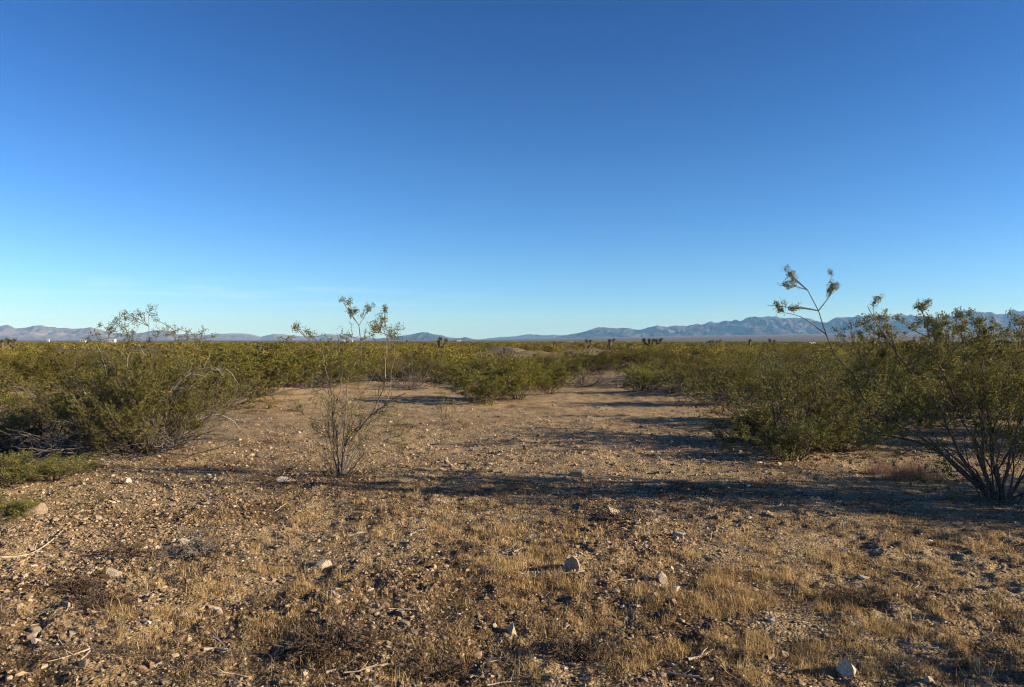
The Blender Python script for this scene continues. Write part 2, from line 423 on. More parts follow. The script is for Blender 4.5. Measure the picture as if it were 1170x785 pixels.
MM_L = mountain_mat('mountain_purple_rock', (.085, .07, .072), (.14, .118, .118), (.22, .188, .18))
MM_R = mountain_mat('mountain_rock', (.03, .03, .032), (.055, .052, .054), (.115, .105, .10))
mountains('low purple grey mountain ridge on the left horizon',
          [(-320, 378), (-200, 370), (-90, 374), (0, 372.7), (9, 371.5), (18, 375), (29, 374.6), (39, 372), (48, 372), (58, 374), (75, 375), (87, 375.5), (104, 374.6), (124, 379), (144, 381), (160, 380), (178, 377), (189, 378), (204, 382), (222, 381), (240, 383), (270, 387), (300, 391)], 15500, 5200, MM_L, 5, 900, .34)
mountains('long low row of hills behind the bare centre bush',
          [(150, 391), (200, 385), (240, 382), (258, 381), (269, 380), (278, 380), (298, 384), (313, 381), (324, 381.5), (335, 382.7), (344, 384), (360, 384), (373, 382), (395, 383), (409, 385.5), (440, 387), (470, 391)], 18500, 4500, MM_L, 15, 800, .34)
mountains('dark low hill with a bumpy top near the middle of the horizon',
          [(415, 391), (438, 386), (453, 384), (462, 383), (478, 380.6), (489, 379.6), (500, 382), (510, 384.5), (521, 386.5), (527, 386.2), (532, 385), (539, 387), (548, 388.3), (575, 391)], 13500, 3000, MM_R, 25, 600)
mountains('faint far hills at the lowest part of the horizon',
          [(520, 391), (546, 388), (569, 385), (583, 385), (601, 382), (620, 382.5), (642, 383), (680, 381), (720, 383), (780, 391)], 21000, 4500, MM_R, 35, 800)
mountains('long blue mountain range rising towards the right',
          [(615, 391), (642, 384), (657, 381), (669, 378), (680, 374.4), (693, 375), (705, 375), (718, 374), (732, 376.5), (747, 372.5), (769, 373), (780, 371), (813, 369.5), (835, 365.5), (849, 363), (861, 360), (875, 363), (889, 362), (905, 364.5), (924, 363.5), (937, 367), (946, 368), (958, 363), (978, 360), (986, 361), (1020, 359), (1042, 360), (1067, 362), (1091, 358), (1102, 355), (1119, 357), (1134, 356), (1146, 359), (1155, 357), (1170, 354.5), (1230, 350), (1320, 358), (1450, 352), (1600, 372)], 15000, 6500, MM_R, 45, 1000, .6)

# ----------------------------------------------------------------- hero bushes
def hero(name, label, base, Yb, stems, sprays, seed, zmax=9, dead=(), shoots=0, shoot_h=.6, auto=None, skip=(), lsize=.016, dy=.5, branch=6, bl=(.18, .45), tw=6, nleaf=12, trange=(.45, 1.0), spray_leaf=60, skirt=0, r0=.014, tint=(1, 1, 1), leafcut=1.0, thin=None, bark=None, taper=.22):
    """stems / dead: pixel polylines traced from the base; each gets its own depth so the bush is round."""
    rng = np.random.default_rng(seed)
    b = at(base[0], base[1], Yb); b[2] = ghs(b[0], b[1])
    o = thing(name, b, label, 'bush')
    K = 14
    SP, SR, DD = [], [], []
    for j, st in enumerate(stems):
        dd = rng.uniform(-dy, dy); DD.append(dd)
        n = len(st)
        pts = [at(x, y, Yb + dd * (i / (n - 1)) ** 1.0) - b for i, (x, y) in enumerate(st)]
        P = poly(pts, K)
        P[1:-1] += rng.normal(size=(K - 2, 3)) * .011
        rr = (thin[j] if thin else 1) * r0 * rng.uniform(.75, 1.2)
        R = rr * np.linspace(1, taper, K)
        V, Q = tubes(P[None], R[None], 6)
        link('stem', mesh_from('stem', V, Q, mats=[bark or M_STEM], smooth_shade=True), o)
        SP.append(P); SR.append(R)
    SP = np.array(SP); SR = np.array(SR)
    tub, lvs = [], []
    use = [j for j in range(len(stems)) if j not in skip]
    B, BR = grow(rng, SP[use], SR[use], branch, trange, (.35, 1.15), bl, 6, .2, .06, .5)
    k_ = B[:, :, 2].max(1) < zmax; B, BR = B[k_], BR[k_]
    tub.append(tubes(B, np.maximum(BR, .0016), 3))
    W, WR = grow(rng, B, BR, tw, (.15, 1), (.3, .95), (.08, .2), 4, .18, .08)
    tub.append(tubes(W, np.maximum(WR, .0011), 3))
    keep = rng.uniform(size=len(W)) < leafcut
    lvs.append(leaves(rng, W[keep], nleaf, lsize))
    # auto-grown stems that fill the body
    if auto:
        for n, H, tilt, br, t_, nl in auto:
            S, Rr = base_stems(rng, n, H, tilt, (.6, 1.02), wiggle=.09, trop=.05, r0=.011, spread=.2)
            k_ = S[:, :, 2].max(1) < zmax + .02; S, Rr = S[k_], Rr[k_]; n = len(S)
            for i in range(n):
                V, Q = tubes(S[i:i + 1], Rr[i:i + 1], 5); link('stem', mesh_from('stem', V, Q, mats=[M_STEM], smooth_shade=True), o)
            B2, B2R = grow(rng, S, Rr, br, (.3, .98), (.3, .9), (.2 * H, .42 * H), 6, .15, .07)
            k_ = B2[:, :, 2].max(1) < zmax; B2, B2R = B2[k_], B2R[k_]
            W2, W2R = grow(rng, B2, B2R, t_, (.15, 1), (.3, .95), (.08, .22), 4, .18, .08)
            tub += [tubes(B2, np.maximum(B2R, .0016), 3), tubes(W2, np.maximum(W2R, .0011), 3)]
            if nl: lvs.append(leaves(rng, W2, nl, lsize))
    if shoots:
        S, Rr = base_stems(rng, shoots, shoot_h, (.05, 1.2), (.4, 1.1), r0=.0035, spread=.16, wiggle=.13)
        B2, B2R = grow(rng, S, Rr, 4, (.3, 1), (.3, .8), (.1, .25), 4)
        tub += [tubes(S, Rr, 4), tubes(B2, np.maximum(B2R, .0013), 3)]
        lvs.append(leaves(rng, B2, 2, lsize, (.6, 1.03)))
    # leafy sprays at their places in the crown
    allp = SP.reshape(-1, 3)
    for sx, sy, rad, dens, *anchor in sprays:
        dd = DD[anchor[0]] * .93 if anchor else rng.uniform(-dy, dy) * .8
        c = at(sx, sy, Yb + dd) - b
        rm = rad / F * Yb
        src = SP[anchor[0]] if anchor else allp
        low = src[src[:, 2] < c[2] - rm * .3]
        low = low if len(low) else allp
        near = low[np.argmin(np.linalg.norm((low - c) * np.array([1, .7, .6]), axis=1))]
        start = near; d = c - start
        mid = (start + c) / 2 + rng.normal(size=3) * .05
        end = c + norm(d) * rm * .5
        P = poly([start, mid, c - norm(d) * rm * .4, end], 8)[None]
        R = np.linspace(.0055, .002, 8)[None]
        tub.append(tubes(P, R, 4))
        n1 = max(4, int(8 * dens))
        T1, T1R = grow(rng, P, R, n1, (.35, 1), (.2, .85), (rm * .45, rm * 1.35), 6, .28, .10)
        T2, T2R = grow(rng, T1, T1R, 5, (.15, 1), (.3, 1.0), (rm * .2, rm * .6), 4, .28, .08)
        tub += [tubes(T1, np.maximum(T1R, .0013), 3), tubes(T2, np.maximum(T2R, .001), 3)]
        nl = max(3, int(spray_leaf * dens / 6))
        lvs += [leaves(rng, T1, nl, lsize, off=.016), leaves(rng, T2, max(2, nl // 2), lsize, off=.016)]
    link('branches', mesh_from('branches', *join(tub), mats=[M_STEM]), o)
    f = link('foliage', mesh_from('foliage', *join(lvs), mats=[M_LEAF]), o); f.color = (*tint, 1)
    for st, rad in dead:
        dd = rng.uniform(-.55, -.1) if rad > 0 else .2; n = len(st)
        pts = [at(x, y, Yb + dd * (.4 + .6 * i / (n - 1))) - b for i, (x, y) in enumerate(st)]
        P = poly(pts, 12)[None]; P[:, 1:-1] += rng.normal(size=(1, 10, 3)) * .008
        R = abs(rad) * np.linspace(1, .35, 12)[None]
        T1, T1R = grow(rng, P, R, 7, (.3, 1), (.4, 1.1), (.10, .32), 5, .22, -.03, .6)
        V, Q = join([tubes(P, R, 5), tubes(T1, np.maximum(T1R, .0016), 3)])
        link('dead_branch', mesh_from('dead_branch', V, Q, mats=[M_PALE]), o)
    if skirt:
        D, DR = base_stems(rng, skirt, 1.7, (1.0, 1.5), (.35, .85), trop=.015, wiggle=.15, r0=.010, spread=.25)
        D2, D2R = grow(rng, D, DR, 8, (.2, 1.0), (.4, 1.1), (.15, .45), 5, .22, -.02)
        D3, D3R = grow(rng, D2, D2R, 4, (.2, 1.0), (.4, 1.1), (.07, .2), 3, .25, -.02)
        link('dead_twigs', mesh_from('dead_twigs', *join([tubes(D, DR, 4), tubes(D2, np.maximum(D2R, .002), 3), tubes(D3, np.maximum(D3R, .0014), 3)]), mats=[M_GREY]), o)
    return o

# right-hand bush
hero('creosote_bush', 'tall creosote bush at right with one long bare limb curving into the sky', (1142, 573), 7.7,
     stems=[[(1134, 572), (1106, 544), (1086, 529), (1063, 511), (1029, 501), (1003, 496), (980, 489)],
            [(1132, 570), (1110, 545), (1083, 521), (1056, 502), (1036, 491), (1016, 478), (993, 464), (986, 456), (983, 443), (973, 426), (957, 410), (947, 393), (940, 375), (935, 352), (931, 337), (920, 331), (910, 318), (903, 313)],
            [(1136, 571), (1096, 516), (1086, 492), (1073, 463), (1059, 444), (1039, 424), (1023, 401), (1015, 388), (1006, 374), (992, 352)],
            [(1138, 571), (1119, 529), (1112, 502), (1119, 487), (1099, 461), (1083, 438), (1070, 410), (1062, 375), (1052, 352)],
            [(1140, 571), (1127, 542), (1122, 516), (1126, 496), (1118, 460), (1106, 420), (1100, 385), (1097, 350)],
            [(1145, 571), (1136, 529), (1132, 509), (1139, 479), (1152, 429), (1163, 403), (1169, 370)],
            [(1148, 571), (1141, 540), (1155, 516), (1166, 486), (1185, 440), (1200, 390)],
            [(1150, 572), (1168, 545), (1200, 510), (1235, 470), (1260, 420)],
            [(1147, 571), (1150, 535), (1160, 500), (1180, 460), (1215, 400), (1225, 360)],
            [(1139, 571), (1118, 545), (1098, 520), (1075, 505), (1058, 480), (1050, 470)],
            [(1143, 571), (1136, 540), (1112, 500), (1092, 470), (1075, 445), (1085, 400), (1078, 370)],
            [(1144, 571), (1138, 530), (1128, 470), (1122, 420), (1120, 372)],
            [(1151, 573), (1190, 555), (1240, 530), (1290, 480), (1310, 430)],
            [(1134, 572), (1100, 540), (1060, 500), (1022, 468), (1003, 440), (985, 412)],
            [(1138, 571), (1090, 522), (1055, 478), (1035, 450), (1005, 432), (985, 428)],
            [(1137, 571), (1098, 528), (1060, 515), (1020, 510), (990, 505)],
            [(1137, 572), (1102, 553), (1080, 548), (1062, 540)]],
     thin=[1.3, 1.25, 1.2, 1.1, 1.2, 1.1, 1, 1, 1, .8, .9, 1, 1, .9, .8, .8, .5],
     sprays=[(904, 315, 9, .8, 1), (899, 326, 7, .7, 1), (950, 317, 8, .9, 1), (880, 349, 7, .7, 1), (893, 356, 6, .6, 1), (908, 353, 5, .5, 1),
             (998, 352, 15, 1.2), (990, 372, 13, .9), (1008, 361, 12, 1), (1029, 367, 11, .8), (972, 379, 12, .7), (1019, 382, 11, .8), (1033, 391, 14, 1), (985, 392, 16, .7),
             (1054, 355, 10, 1), (1050, 348, 8, .8), (1073, 374, 16, 1.3), (1082, 365, 12, 1), (1062, 385, 14, 1), (1099, 360, 12, 1.1), (1100, 376, 15, 1.2), (1119, 372, 14, 1.1), (1127, 378, 12, 1),
             (1162, 368, 14, 1.1), (1168, 385, 16, 1.1), (1095, 395, 20, 1.2), (1120, 400, 20, 1.2), (1140, 410, 22, 1.1), (1065, 405, 18, .9), (1150, 440, 24, 1.1), (1165, 470, 22, 1), (1100, 425, 22, .8), (1155, 495, 16, .8),
             (1010, 402, 15, .9), (1030, 412, 17, 1), (1046, 426, 17, 1), (1002, 418, 13, .8), (1062, 442, 16, .9), (1086, 416, 18, 1), (1022, 440, 14, .8), (1076, 457, 14, .8), (1110, 450, 18, 1), (1132, 462, 18, 1), (1042, 396, 13, .9), (990, 442, 9, .6), (1160, 520, 14, .7), (1122, 482, 14, .8), (1095, 440, 16, 1), (1145, 385, 16, 1.1), (1055, 405, 14, .8),
             (1000, 468, 16, .9), (1015, 480, 14, .8), (980, 455, 13, .8), (1035, 470, 14, .8), (985, 420, 14, .8), (1050, 488, 12, .7), (970, 440, 11, .6), (1068, 420, 16, 1), (1030, 440, 15, .9),
             (1190, 395, 24, 1.2), (1215, 370, 24, 1.2), (1245, 420, 26, 1.2), (1280, 450, 26, 1.1), (1215, 450, 28, 1.1)],
     seed=41, zmax=1.72, auto=[(10, 1.35, (.1, .9), 8, 6, 22)], shoots=16, shoot_h=.7, dy=.75, branch=8, bl=(.2, .5), tw=6, nleaf=22, trange=(.48, 1.0), spray_leaf=95, lsize=.021,
     leafcut=.9, r0=.014, tint=(.92, .95, .9), skip=(1,))

# centre bush
hero('creosote_bush', 'sparse open creosote bush with thin bare stems standing alone in the clearing', (390, 545), 9.1,
     stems=[[(387, 544), (380, 518), (376, 494), (376, 471), (377, 447), (374, 424), (367, 403), (352, 386), (343, 376)],
            [(389, 544), (387, 523), (380, 482), (384, 465), (389, 441), (387, 412), (388, 395), (385, 380)],
            [(390, 544), (396, 506), (411, 488), (428, 471), (446, 457), (464, 449)],
            [(391, 544), (398, 505), (414, 486), (428, 468), (437, 447), (440, 427), (442, 389), (436, 371)],
            [(390, 544), (392, 500), (396, 460), (399, 425), (408, 411), (414, 397), (413, 389), (408, 371), (399, 359), (392, 345)],
            [(392, 544), (412, 512), (430, 480), (440, 460), (446, 441), (449, 418), (450, 400), (447, 385)],
            [(393, 544), (405, 532), (417, 518), (437, 518), (458, 532)],
            [(388, 544), (384, 506), (376, 485), (358, 480), (340, 468)],
            [(391, 544), (400, 520), (425, 505), (450, 500), (475, 488)],
            [(389, 544), (382, 500), (377, 446), (362, 432), (349, 424)],
            [(391, 544), (396, 500), (404, 470), (420, 440), (432, 420)],
            [(391, 544), (392, 520), (400, 495), (424, 480), (433, 462)]],
     thin=[1, 1, 1.4, 1, 1, .9, .7, .7, .7, .7, .7, .9],
     sprays=[(343, 376, 7, 1), (352, 381, 8, 1.1), (372, 384, 6, .5), (393, 384, 6, .4), (393, 344, 8, 1), (398, 350, 7, .8), (404, 356, 8, 1), (421, 354, 9, 1.1), (439, 353, 8, .9), (436, 366, 10, 1.3), (434, 374, 11, 1.4), (447, 382, 10, 1), (461, 376, 7, .6),
             (417, 380, 6, .6), (352, 455, 8, .6), (342, 464, 7, .6), (360, 447, 7, .5), (459, 512, 8, .5), (458, 497, 7, .35), (475, 489, 7, .35), (407, 385, 6, .4), (426, 383, 7, .5)],
     seed=52, bark=M_MID, taper=.36, shoots=30, shoot_h=.6, dy=.5, branch=11, bl=(.14, .52), tw=4, nleaf=8, trange=(.2, 1.0), leafcut=.95, spray_leaf=46, lsize=.019, zmax=1.75, r0=.011, tint=(.85, .95, .8))

# left bush
hero('creosote_bush', 'broad dense creosote bush on the left with pale dead branches drooping round its foot', (163, 513), 11.2,
     stems=[[(162, 513), (150, 480), (142, 462), (137, 442), (129, 419), (116, 394), (108, 378)],
            [(163, 513), (158, 470), (152, 430), (150, 400), (142, 368)],
            [(165, 513), (172, 470), (176, 430), (172, 395), (170, 360)],
            [(166, 513), (185, 470), (198, 430), (200, 400), (201, 378)],
            [(168, 513), (195, 480), (215, 445), (225, 410), (231, 380)],
            [(161, 513), (140, 490), (120, 465), (100, 440), (84, 420)],
            [(160, 513), (128, 495), (100, 478), (75, 465)]],
     sprays=[(132, 368, 9, .8), (142, 364, 9, .9), (152, 368, 8, .6), (172, 356, 9, .7), (165, 361, 7, .6), (157, 376, 9, .6), (116, 372, 8, .5), (124, 377, 9, .8), (200, 377, 9, .6), (208, 377, 8, .5), (195, 382, 8, .6), (231, 378, 7, .4), (222, 384, 9, .6), (108, 383, 8, .5), (142, 380, 14, .9), (180, 384, 12, .6), (150, 360, 9, .7), (176, 364, 8, .6), (128, 380, 12, .8), (186, 374, 9, .6), (212, 386, 9, .6), (100, 388, 11, .7), (238, 386, 8, .5)],
     seed=63, zmax=1.66, dead=[([(195, 445), (200, 439), (223, 424), (249, 420), (262, 425), (269, 434)], .011), ([(200, 455), (206, 447), (229, 433), (244, 422), (255, 424)], .009),
                    ([(150, 470), (129, 472), (106, 480), (93, 503), (90, 523)], .013), ([(140, 472), (121, 475), (120, 500), (116, 526), (124, 527)], .012), ([(172, 500), (178, 503), (185, 513), (167, 539)], .011),
                    ([(190, 488), (203, 485), (229, 478), (257, 475), (280, 495)], -.012), ([(150, 495), (110, 488), (80, 497), (45, 512)], .014), ([(145, 500), (105, 505), (70, 510), (40, 505)], .012),
                    ([(155, 508), (140, 515), (108, 518), (95, 512)], .010), ([(180, 505), (215, 500), (245, 505), (262, 500)], .009), ([(120, 470), (100, 455), (90, 435), (85, 425)], .008), ([(150, 440), (145, 410), (160, 395), (176, 388)], .008),
                    ([(150, 480), (128, 440), (118, 410), (112, 398)], .010), ([(172, 480), (186, 455), (214, 428), (220, 415)], .008)],
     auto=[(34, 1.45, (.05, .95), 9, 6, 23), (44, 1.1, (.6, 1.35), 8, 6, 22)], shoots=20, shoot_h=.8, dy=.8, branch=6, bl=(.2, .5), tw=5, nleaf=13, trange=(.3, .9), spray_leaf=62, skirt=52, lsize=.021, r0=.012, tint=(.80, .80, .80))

# ----------------------------------------------------------------- bushes of the middle ground
placed = [(3.0, 7.7), (-2.0, 9.1), (-5.4, 11.2)]
def put(meshes, px, py, top, w, label, tint=(1, 1, 1), group=None, H0=1.3, W0=2.3, name='creosote_bush', depth=None):
    x, y = gxy(px, py); z = ghs(x, y)
    h = (py - top) / F * y; wd = w / F * y
    k = RNG.uniform(0, 6.28)
    co = np.array([v.co[:] for v in meshes[1].vertices] + ([v.co[:] for v in meshes[2].vertices] if meshes is PROTO_BARE else []))
    H0 = np.percentile(co[:, 2], 99.3); W0 = 2 * np.percentile(np.abs(co[:, 0]), 93)
    s = wd / W0
    placed.append((float(x), float(y)))
    return make_bush(meshes, name, (x, y, z), label, 'bush', group, k, (s, s, h / H0), tint)

G = (1, 1, 1)
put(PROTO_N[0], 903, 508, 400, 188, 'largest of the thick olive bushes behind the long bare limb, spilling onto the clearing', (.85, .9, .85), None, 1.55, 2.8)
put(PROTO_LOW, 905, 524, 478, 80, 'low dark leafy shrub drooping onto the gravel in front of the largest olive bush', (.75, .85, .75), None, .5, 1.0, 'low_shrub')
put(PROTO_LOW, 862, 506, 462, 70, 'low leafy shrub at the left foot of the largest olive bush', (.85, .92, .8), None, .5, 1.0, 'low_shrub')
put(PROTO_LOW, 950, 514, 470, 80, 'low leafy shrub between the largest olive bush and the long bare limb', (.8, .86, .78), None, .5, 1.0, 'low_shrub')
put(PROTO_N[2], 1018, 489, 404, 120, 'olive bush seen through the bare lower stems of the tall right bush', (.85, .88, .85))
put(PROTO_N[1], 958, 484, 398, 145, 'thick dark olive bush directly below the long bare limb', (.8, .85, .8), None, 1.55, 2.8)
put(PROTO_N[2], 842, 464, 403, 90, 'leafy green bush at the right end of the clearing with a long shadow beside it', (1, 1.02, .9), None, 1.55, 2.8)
put(PROTO[1], 546, 460, 410, 78, 'green bush on one crooked dark foot at the far edge of the clearing', (1.0, 1.08, .8))
put(PROTO[0], 592, 457, 409, 84, 'rounded yellow green bush in the middle of the clump beyond the clearing', (1.1, 1.12, .8))
put(PROTO[5], 627, 451, 411, 62, 'smaller yellow green bush closing the right end of the clump by the bare lane', (1.02, 1.08, .8))
put(PROTO_LOW, 735, 451, 422, 52, 'low bright green bush sitting alone at the far end of the bare lane', (1.15, 1.3, .7), None, .5, 1.0)
put(PROTO_BARE, 668, 441, 417, 70, 'leafless grey brush with crossing branches beyond the bare lane', G, None, 1.0, 2.0)
put(PROTO_BARE, 790, 449, 425, 70, 'low grey dead brush on a stony rise right of the bare lane', G, None, 1.0, 2.0)
put(PROTO_BARE, 706, 443, 426, 54, 'grey dead brush just left of the low bright green bush', G, None, 1.0, 2.0)
put(PROTO_BARE, 765, 454, 438, 60, 'flat grey dead brush just right of the low bright green bush', G, None, 1.0, 2.0)
put(PROTO_BARE, 832, 462, 432, 64, 'grey dead brush at the foot of the leafy green bush with the long shadow', G, None, 1.0, 2.0)
put(PROTO_BARE, 566, 457, 430, 60, 'grey twiggy brush between the two front bushes of the clump beyond the clearing', G, None, 1.0, 2.0)
put(PROTO_BARE, 470, 446, 418, 60, 'grey dead brush seen just right of the sparse open bush', G, None, 1.0, 2.0)
put(PROTO[3], 300, 457, 394, 112, 'wide olive bush behind the sandy rise, left of the sparse open bush', (1, 1, .85))
put(PROTO[1], 255, 466, 398, 100, 'olive bush hidden partly by the broad bush with dead branches', (.95, .95, .9))
put(PROTO[2], 352, 447, 400, 90, 'thinner olive bush seen through the stems of the sparse open bush', (.95, 1, .85))
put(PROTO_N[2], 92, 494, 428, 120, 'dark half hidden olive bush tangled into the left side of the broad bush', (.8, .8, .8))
put(PROTO_N[1], 8, 512, 464, 110, 'dark shrub in the shade at the left edge above the green mat', (1.05, 1.0, .95))
put(PROTO[2], -12, 476, 418, 100, 'olive bush cut off by the left edge beside the sandy patch', (.9, .9, .85))
put(PROTO_BARE, 38, 514, 478, 120, 'low dark heap of dead wood right above the green mat at the left', G, None, 1.0, 2.0)
put(PROTO_BARE, 62, 506, 472, 130, 'dark heap of leafless dead branches left of the broad bush', G, None, 1.0, 2.0)
put(PROTO_BARE, 215, 482, 440, 100, 'grey leafless brush tangled at the right foot of the broad bush', G, None, 1.0, 2.0)
put(PROTO_LOW, 62, 545, 521, 105, 'low mat of green leaves in front of the dark dead wood at the left edge', (.95, 1.05, .8), None, .5, 1.0, 'low_shrub')
put(PROTO_LOW, -6, 556, 512, 70, 'bushy green plant cut off by the left edge above a hollow of shade', (.9, .95, .8), None, .5, 1.0, 'low_shrub')
put(PROTO_LOW, 4, 590, 566, 80, 'green leafy plant next to the speckled boulder at the left edge', (.9, 1.05, .75), None, .5, 1.0, 'low_shrub')
put(PROTO_SPRIG, 105, 578, 564, 30, 'little scattered green herb on the stones below the broad bush', (.95, 1.05, .75), None, .5, 1.0, 'low_shrub')
put(PROTO_LOW, 60, 480, 448, 60, 'small yellowish green shrub among dead branches left of the broad bush', (1.1, 1.1, .8), None, .5, 1.0, 'low_shrub')
put(PROTO_SPRIG, 510, 486, 446, 22, 'upright thin green sprig growing by itself on the open gravel', (1.0, 1.15, .8), None, .5, 1.0, 'sprig')
put(PROTO_SPRIG, 530, 489, 478, 20, 'tiny low green sprig at the foot of the upright one', (1.0, 1.15, .8), None, .5, 1.0, 'sprig')

# out of the frame on the right: they throw the long shadows across the clearing
for i, (x, y, h) in enumerate([(7.0, 7.0, .95), (4.5, 3.1, .5), (8.4, 6.5, .95), (8.9, 7.4, 1.1), (9.8, 11.2, 1.0), (10.8, 12.6, 1.1), (12.0, 13.2, 1.1)]):
    make_bush(PROTO_N[i % 3], 'creosote_bush', (x, y, ghs(x, y)), 'creosote bush just outside the view whose shadow falls on the gravel', 'bush', 'bushes beyond the right edge', i * 1.3, (h, h, h * 1.1), (1, 1, .9))
    placed.append((x, y))

# the countable scrub: fills everything beyond the clearing
EDGE = np.array([(-400, 500), (-30, 470), (0, 440), (40, 440), (60, 458), (200, 462), (270, 452), (340, 446), (430, 439), (500, 437), (520, 448), (640, 444), (655, 433), (700, 432), (720, 438), (760, 444), (820, 452), (850, 470), (1000, 478), (1170, 484), (1600, 500)], float)
RN2 = np.random.default_rng(99)
cand = []
tries = 0
while len(cand) < 262 and tries < 60000:
    tries += 1
    rmax = 20 + 26 * min(1, len(cand) / 200)
    y = math.sqrt(RN2.uniform(9 ** 2, rmax ** 2))
    px = RN2.uniform(-130, 1330)
    py = HY + F * EYE / y
    if py > np.interp(px, EDGE[:, 0], EDGE[:, 1]): continue
    x = (px - CX) / F * y
    if abs(px - 588) < 26 and y > 30: 
        continue
    if y > 15 and noise2(np.array([x / 4.5]), np.array([y / 4.5]), 88)[0] < -.14: continue
    if min(math.hypot(x - a, y - b) for a, b in placed) < RN2.uniform(1.2, 1.9): continue
    placed.append((x, y)); cand.append((x, y))
KINDS = [('olive green creosote bush, one of the many alike in the belt of desert scrub', 'olive bushes of the scrub belt', (1.0, 1.0, .85)),
         ('brighter yellow green bush scattered through the olive desert scrub', 'yellow green bushes of the scrub belt', (1.25, 1.22, .75)),
         ('thin brownish or grey half dead bush among the greener desert scrub', 'brownish bushes of the scrub belt', (.95, .78, .85))]
for x, y in cand:
    k = int(RN2.choice(3, p=[.58, .22, .20]))
    lab, grp, tint = KINDS[k]
    j = 4 if k == 2 else int(RN2.choice([0, 1, 2, 3, 5]))
    s = RN2.uniform(.8, 1.2); h = RN2.uniform(.38, .72)
    if RN2.uniform() < .10: h *= 1.25
    t = np.array(tint) * RN2.uniform(.5, 1.1) * np.array([1, RN2.uniform(.93, 1.06), RN2.uniform(.8, 1.3)])
    make_bush(PROTO_BARE if k == 2 and RN2.uniform() < .45 else PROTO[j], 'creosote_bush', (x, y, ghs(x, y) - .02), lab, 'bush', grp, RN2.uniform(0, 6.28), (s, s, h), tuple(t))

# far scrub that reads as one mass
def far_scrub():
    rng = np.random.default_rng(5)
    m, nt, nd, lk = mat('far_scrub_leaf')
    a = N(nt, 'ShaderNodeAttribute'); a.attribute_name = 'tone'
    r = ramp(nt, [(0, (.075, .06, .035)), (.25, (.125, .112, .028)), (.65, (.20, .172, .038)), (1, (.31, .245, .06))]); lk.new(a.outputs['Fac'], r.inputs[0])
    d = N(nt, 'ShaderNodeBsdfDiffuse'); t = N(nt, 'ShaderNodeBsdfTranslucent'); ms = N(nt, 'ShaderNodeMixShader'); ms.inputs[0].default_value = .2
    lk.new(r.outputs[0], d.inputs[0]); lk.new(r.outputs[0], t.inputs[0]); lk.new(d.outputs[0], ms.inputs[1]); lk.new(t.outputs[0], ms.inputs[2])
    o = N(nt, 'ShaderNodeOutputMaterial'); lk.new(ms.outputs[0], o.inputs[0])
    Vs, Qs, As, off = [], [], [], 0
    for r0, r1, nb, nc, size in [(41, 120, 3600, 170, .10), (120, 320, 5200, 60, .22), (320, 900, 9000, 16, .5), (900, 2600, 9000, 6, 1.3)]:
        r = np.sqrt(rng.uniform(r0 ** 2, r1 ** 2, nb)); az = rng.uniform(-.78, .78, nb)
        x = r * np.sin(az); y = r * np.cos(az)
        ok = np.ones(nb, bool)
        for px, py, sx, sy, h in MOUNDS:
            bx, by = gxy(px, py); ok &= ((x - bx) / sx) ** 2 + ((y - by) / sy) ** 2 > 1.3
            ok &= ~((np.abs(x - bx * y / by) < 3.6) & (y < by) & (y > by - 45))
        if r0 < 60:
            px = CX + F * x / y
            pl = np.array(placed)
            dmin = np.array([np.min(np.hypot(pl[:, 0] - a_, pl[:, 1] - b_)) for a_, b_ in zip(x, y)])
            ok &= dmin > 1.2
        x, y = x[ok], y[ok]; n = len(x)
        dens = noise2(x / 30, y / 30, 71)
        x, y = x[dens > -.22], y[dens > -.22]; n = len(x)
        z = gh(x, y)
        h = rng.uniform(.5, 1.15, n) * np.where(rng.uniform(size=n) < .08, 1.4, 1); w = rng.uniform(.45, 1.1, n) * (1 if r0 < 300 else 1.5)
        tone = np.clip(.42 + .36 * rng.normal(size=n), 0, 1)
        u = rng.normal(size=(n, nc, 3)); u = norm(u) * rng.uniform(.45, 1, (n, nc, 1)) ** .5
        c = np.stack([x[:, None] + u[..., 0] * w[:, None], y[:, None] + u[..., 1] * w[:, None], z[:, None] + h[:, None] * np.clip(.56 + .46 * u[..., 2] + .05 * rng.normal(size=(n, nc)), .05, 1.12)], -1).reshape(-1, 3)
        V, Q = leaf_quads(rng, c, np.zeros_like(c), size * 1.25, .6, u.reshape(-1, 3))
        Vs.append(V); Qs.append(Q + off); off += len(V)
        As.append(np.repeat(np.clip(np.repeat(tone, nc) + rng.normal(size=n * nc) * .14, 0, 1), 4))
    me = mesh_from('scrub', np.concatenate(Vs), np.concatenate(Qs), mats=[m], attr={'tone': np.concatenate(As)})
    tag(link('scrub', me), 'far olive scrub reaching to the horizon', 'scrub', None, 'stuff')
far_scrub()

# ----------------------------------------------------------------- joshua trees
def rosette(rng, n, L):
    d = rng.normal(size=(n, 3)); d[:, 2] += .45; d = norm(d)
    u = norm(np.cross(d, rng.normal(size=(n, 3)))); w = L * .045
    p = d * L * .12; l = L * rng.uniform(.7, 1.1, (n, 1))
    V = np.stack([p - u * w, p + u * w, p + d * l * .6 + u * w * .7, p + d * l, p + d * l * .6 - u * w * .7], 1).reshape(-1, 3)
    i = np.arange(n)[:, None] * 5
    q = (i + np.array([[0, 1, 2, 4]])); t = (i + np.array([[4, 2, 3]]))
    return V, q, t

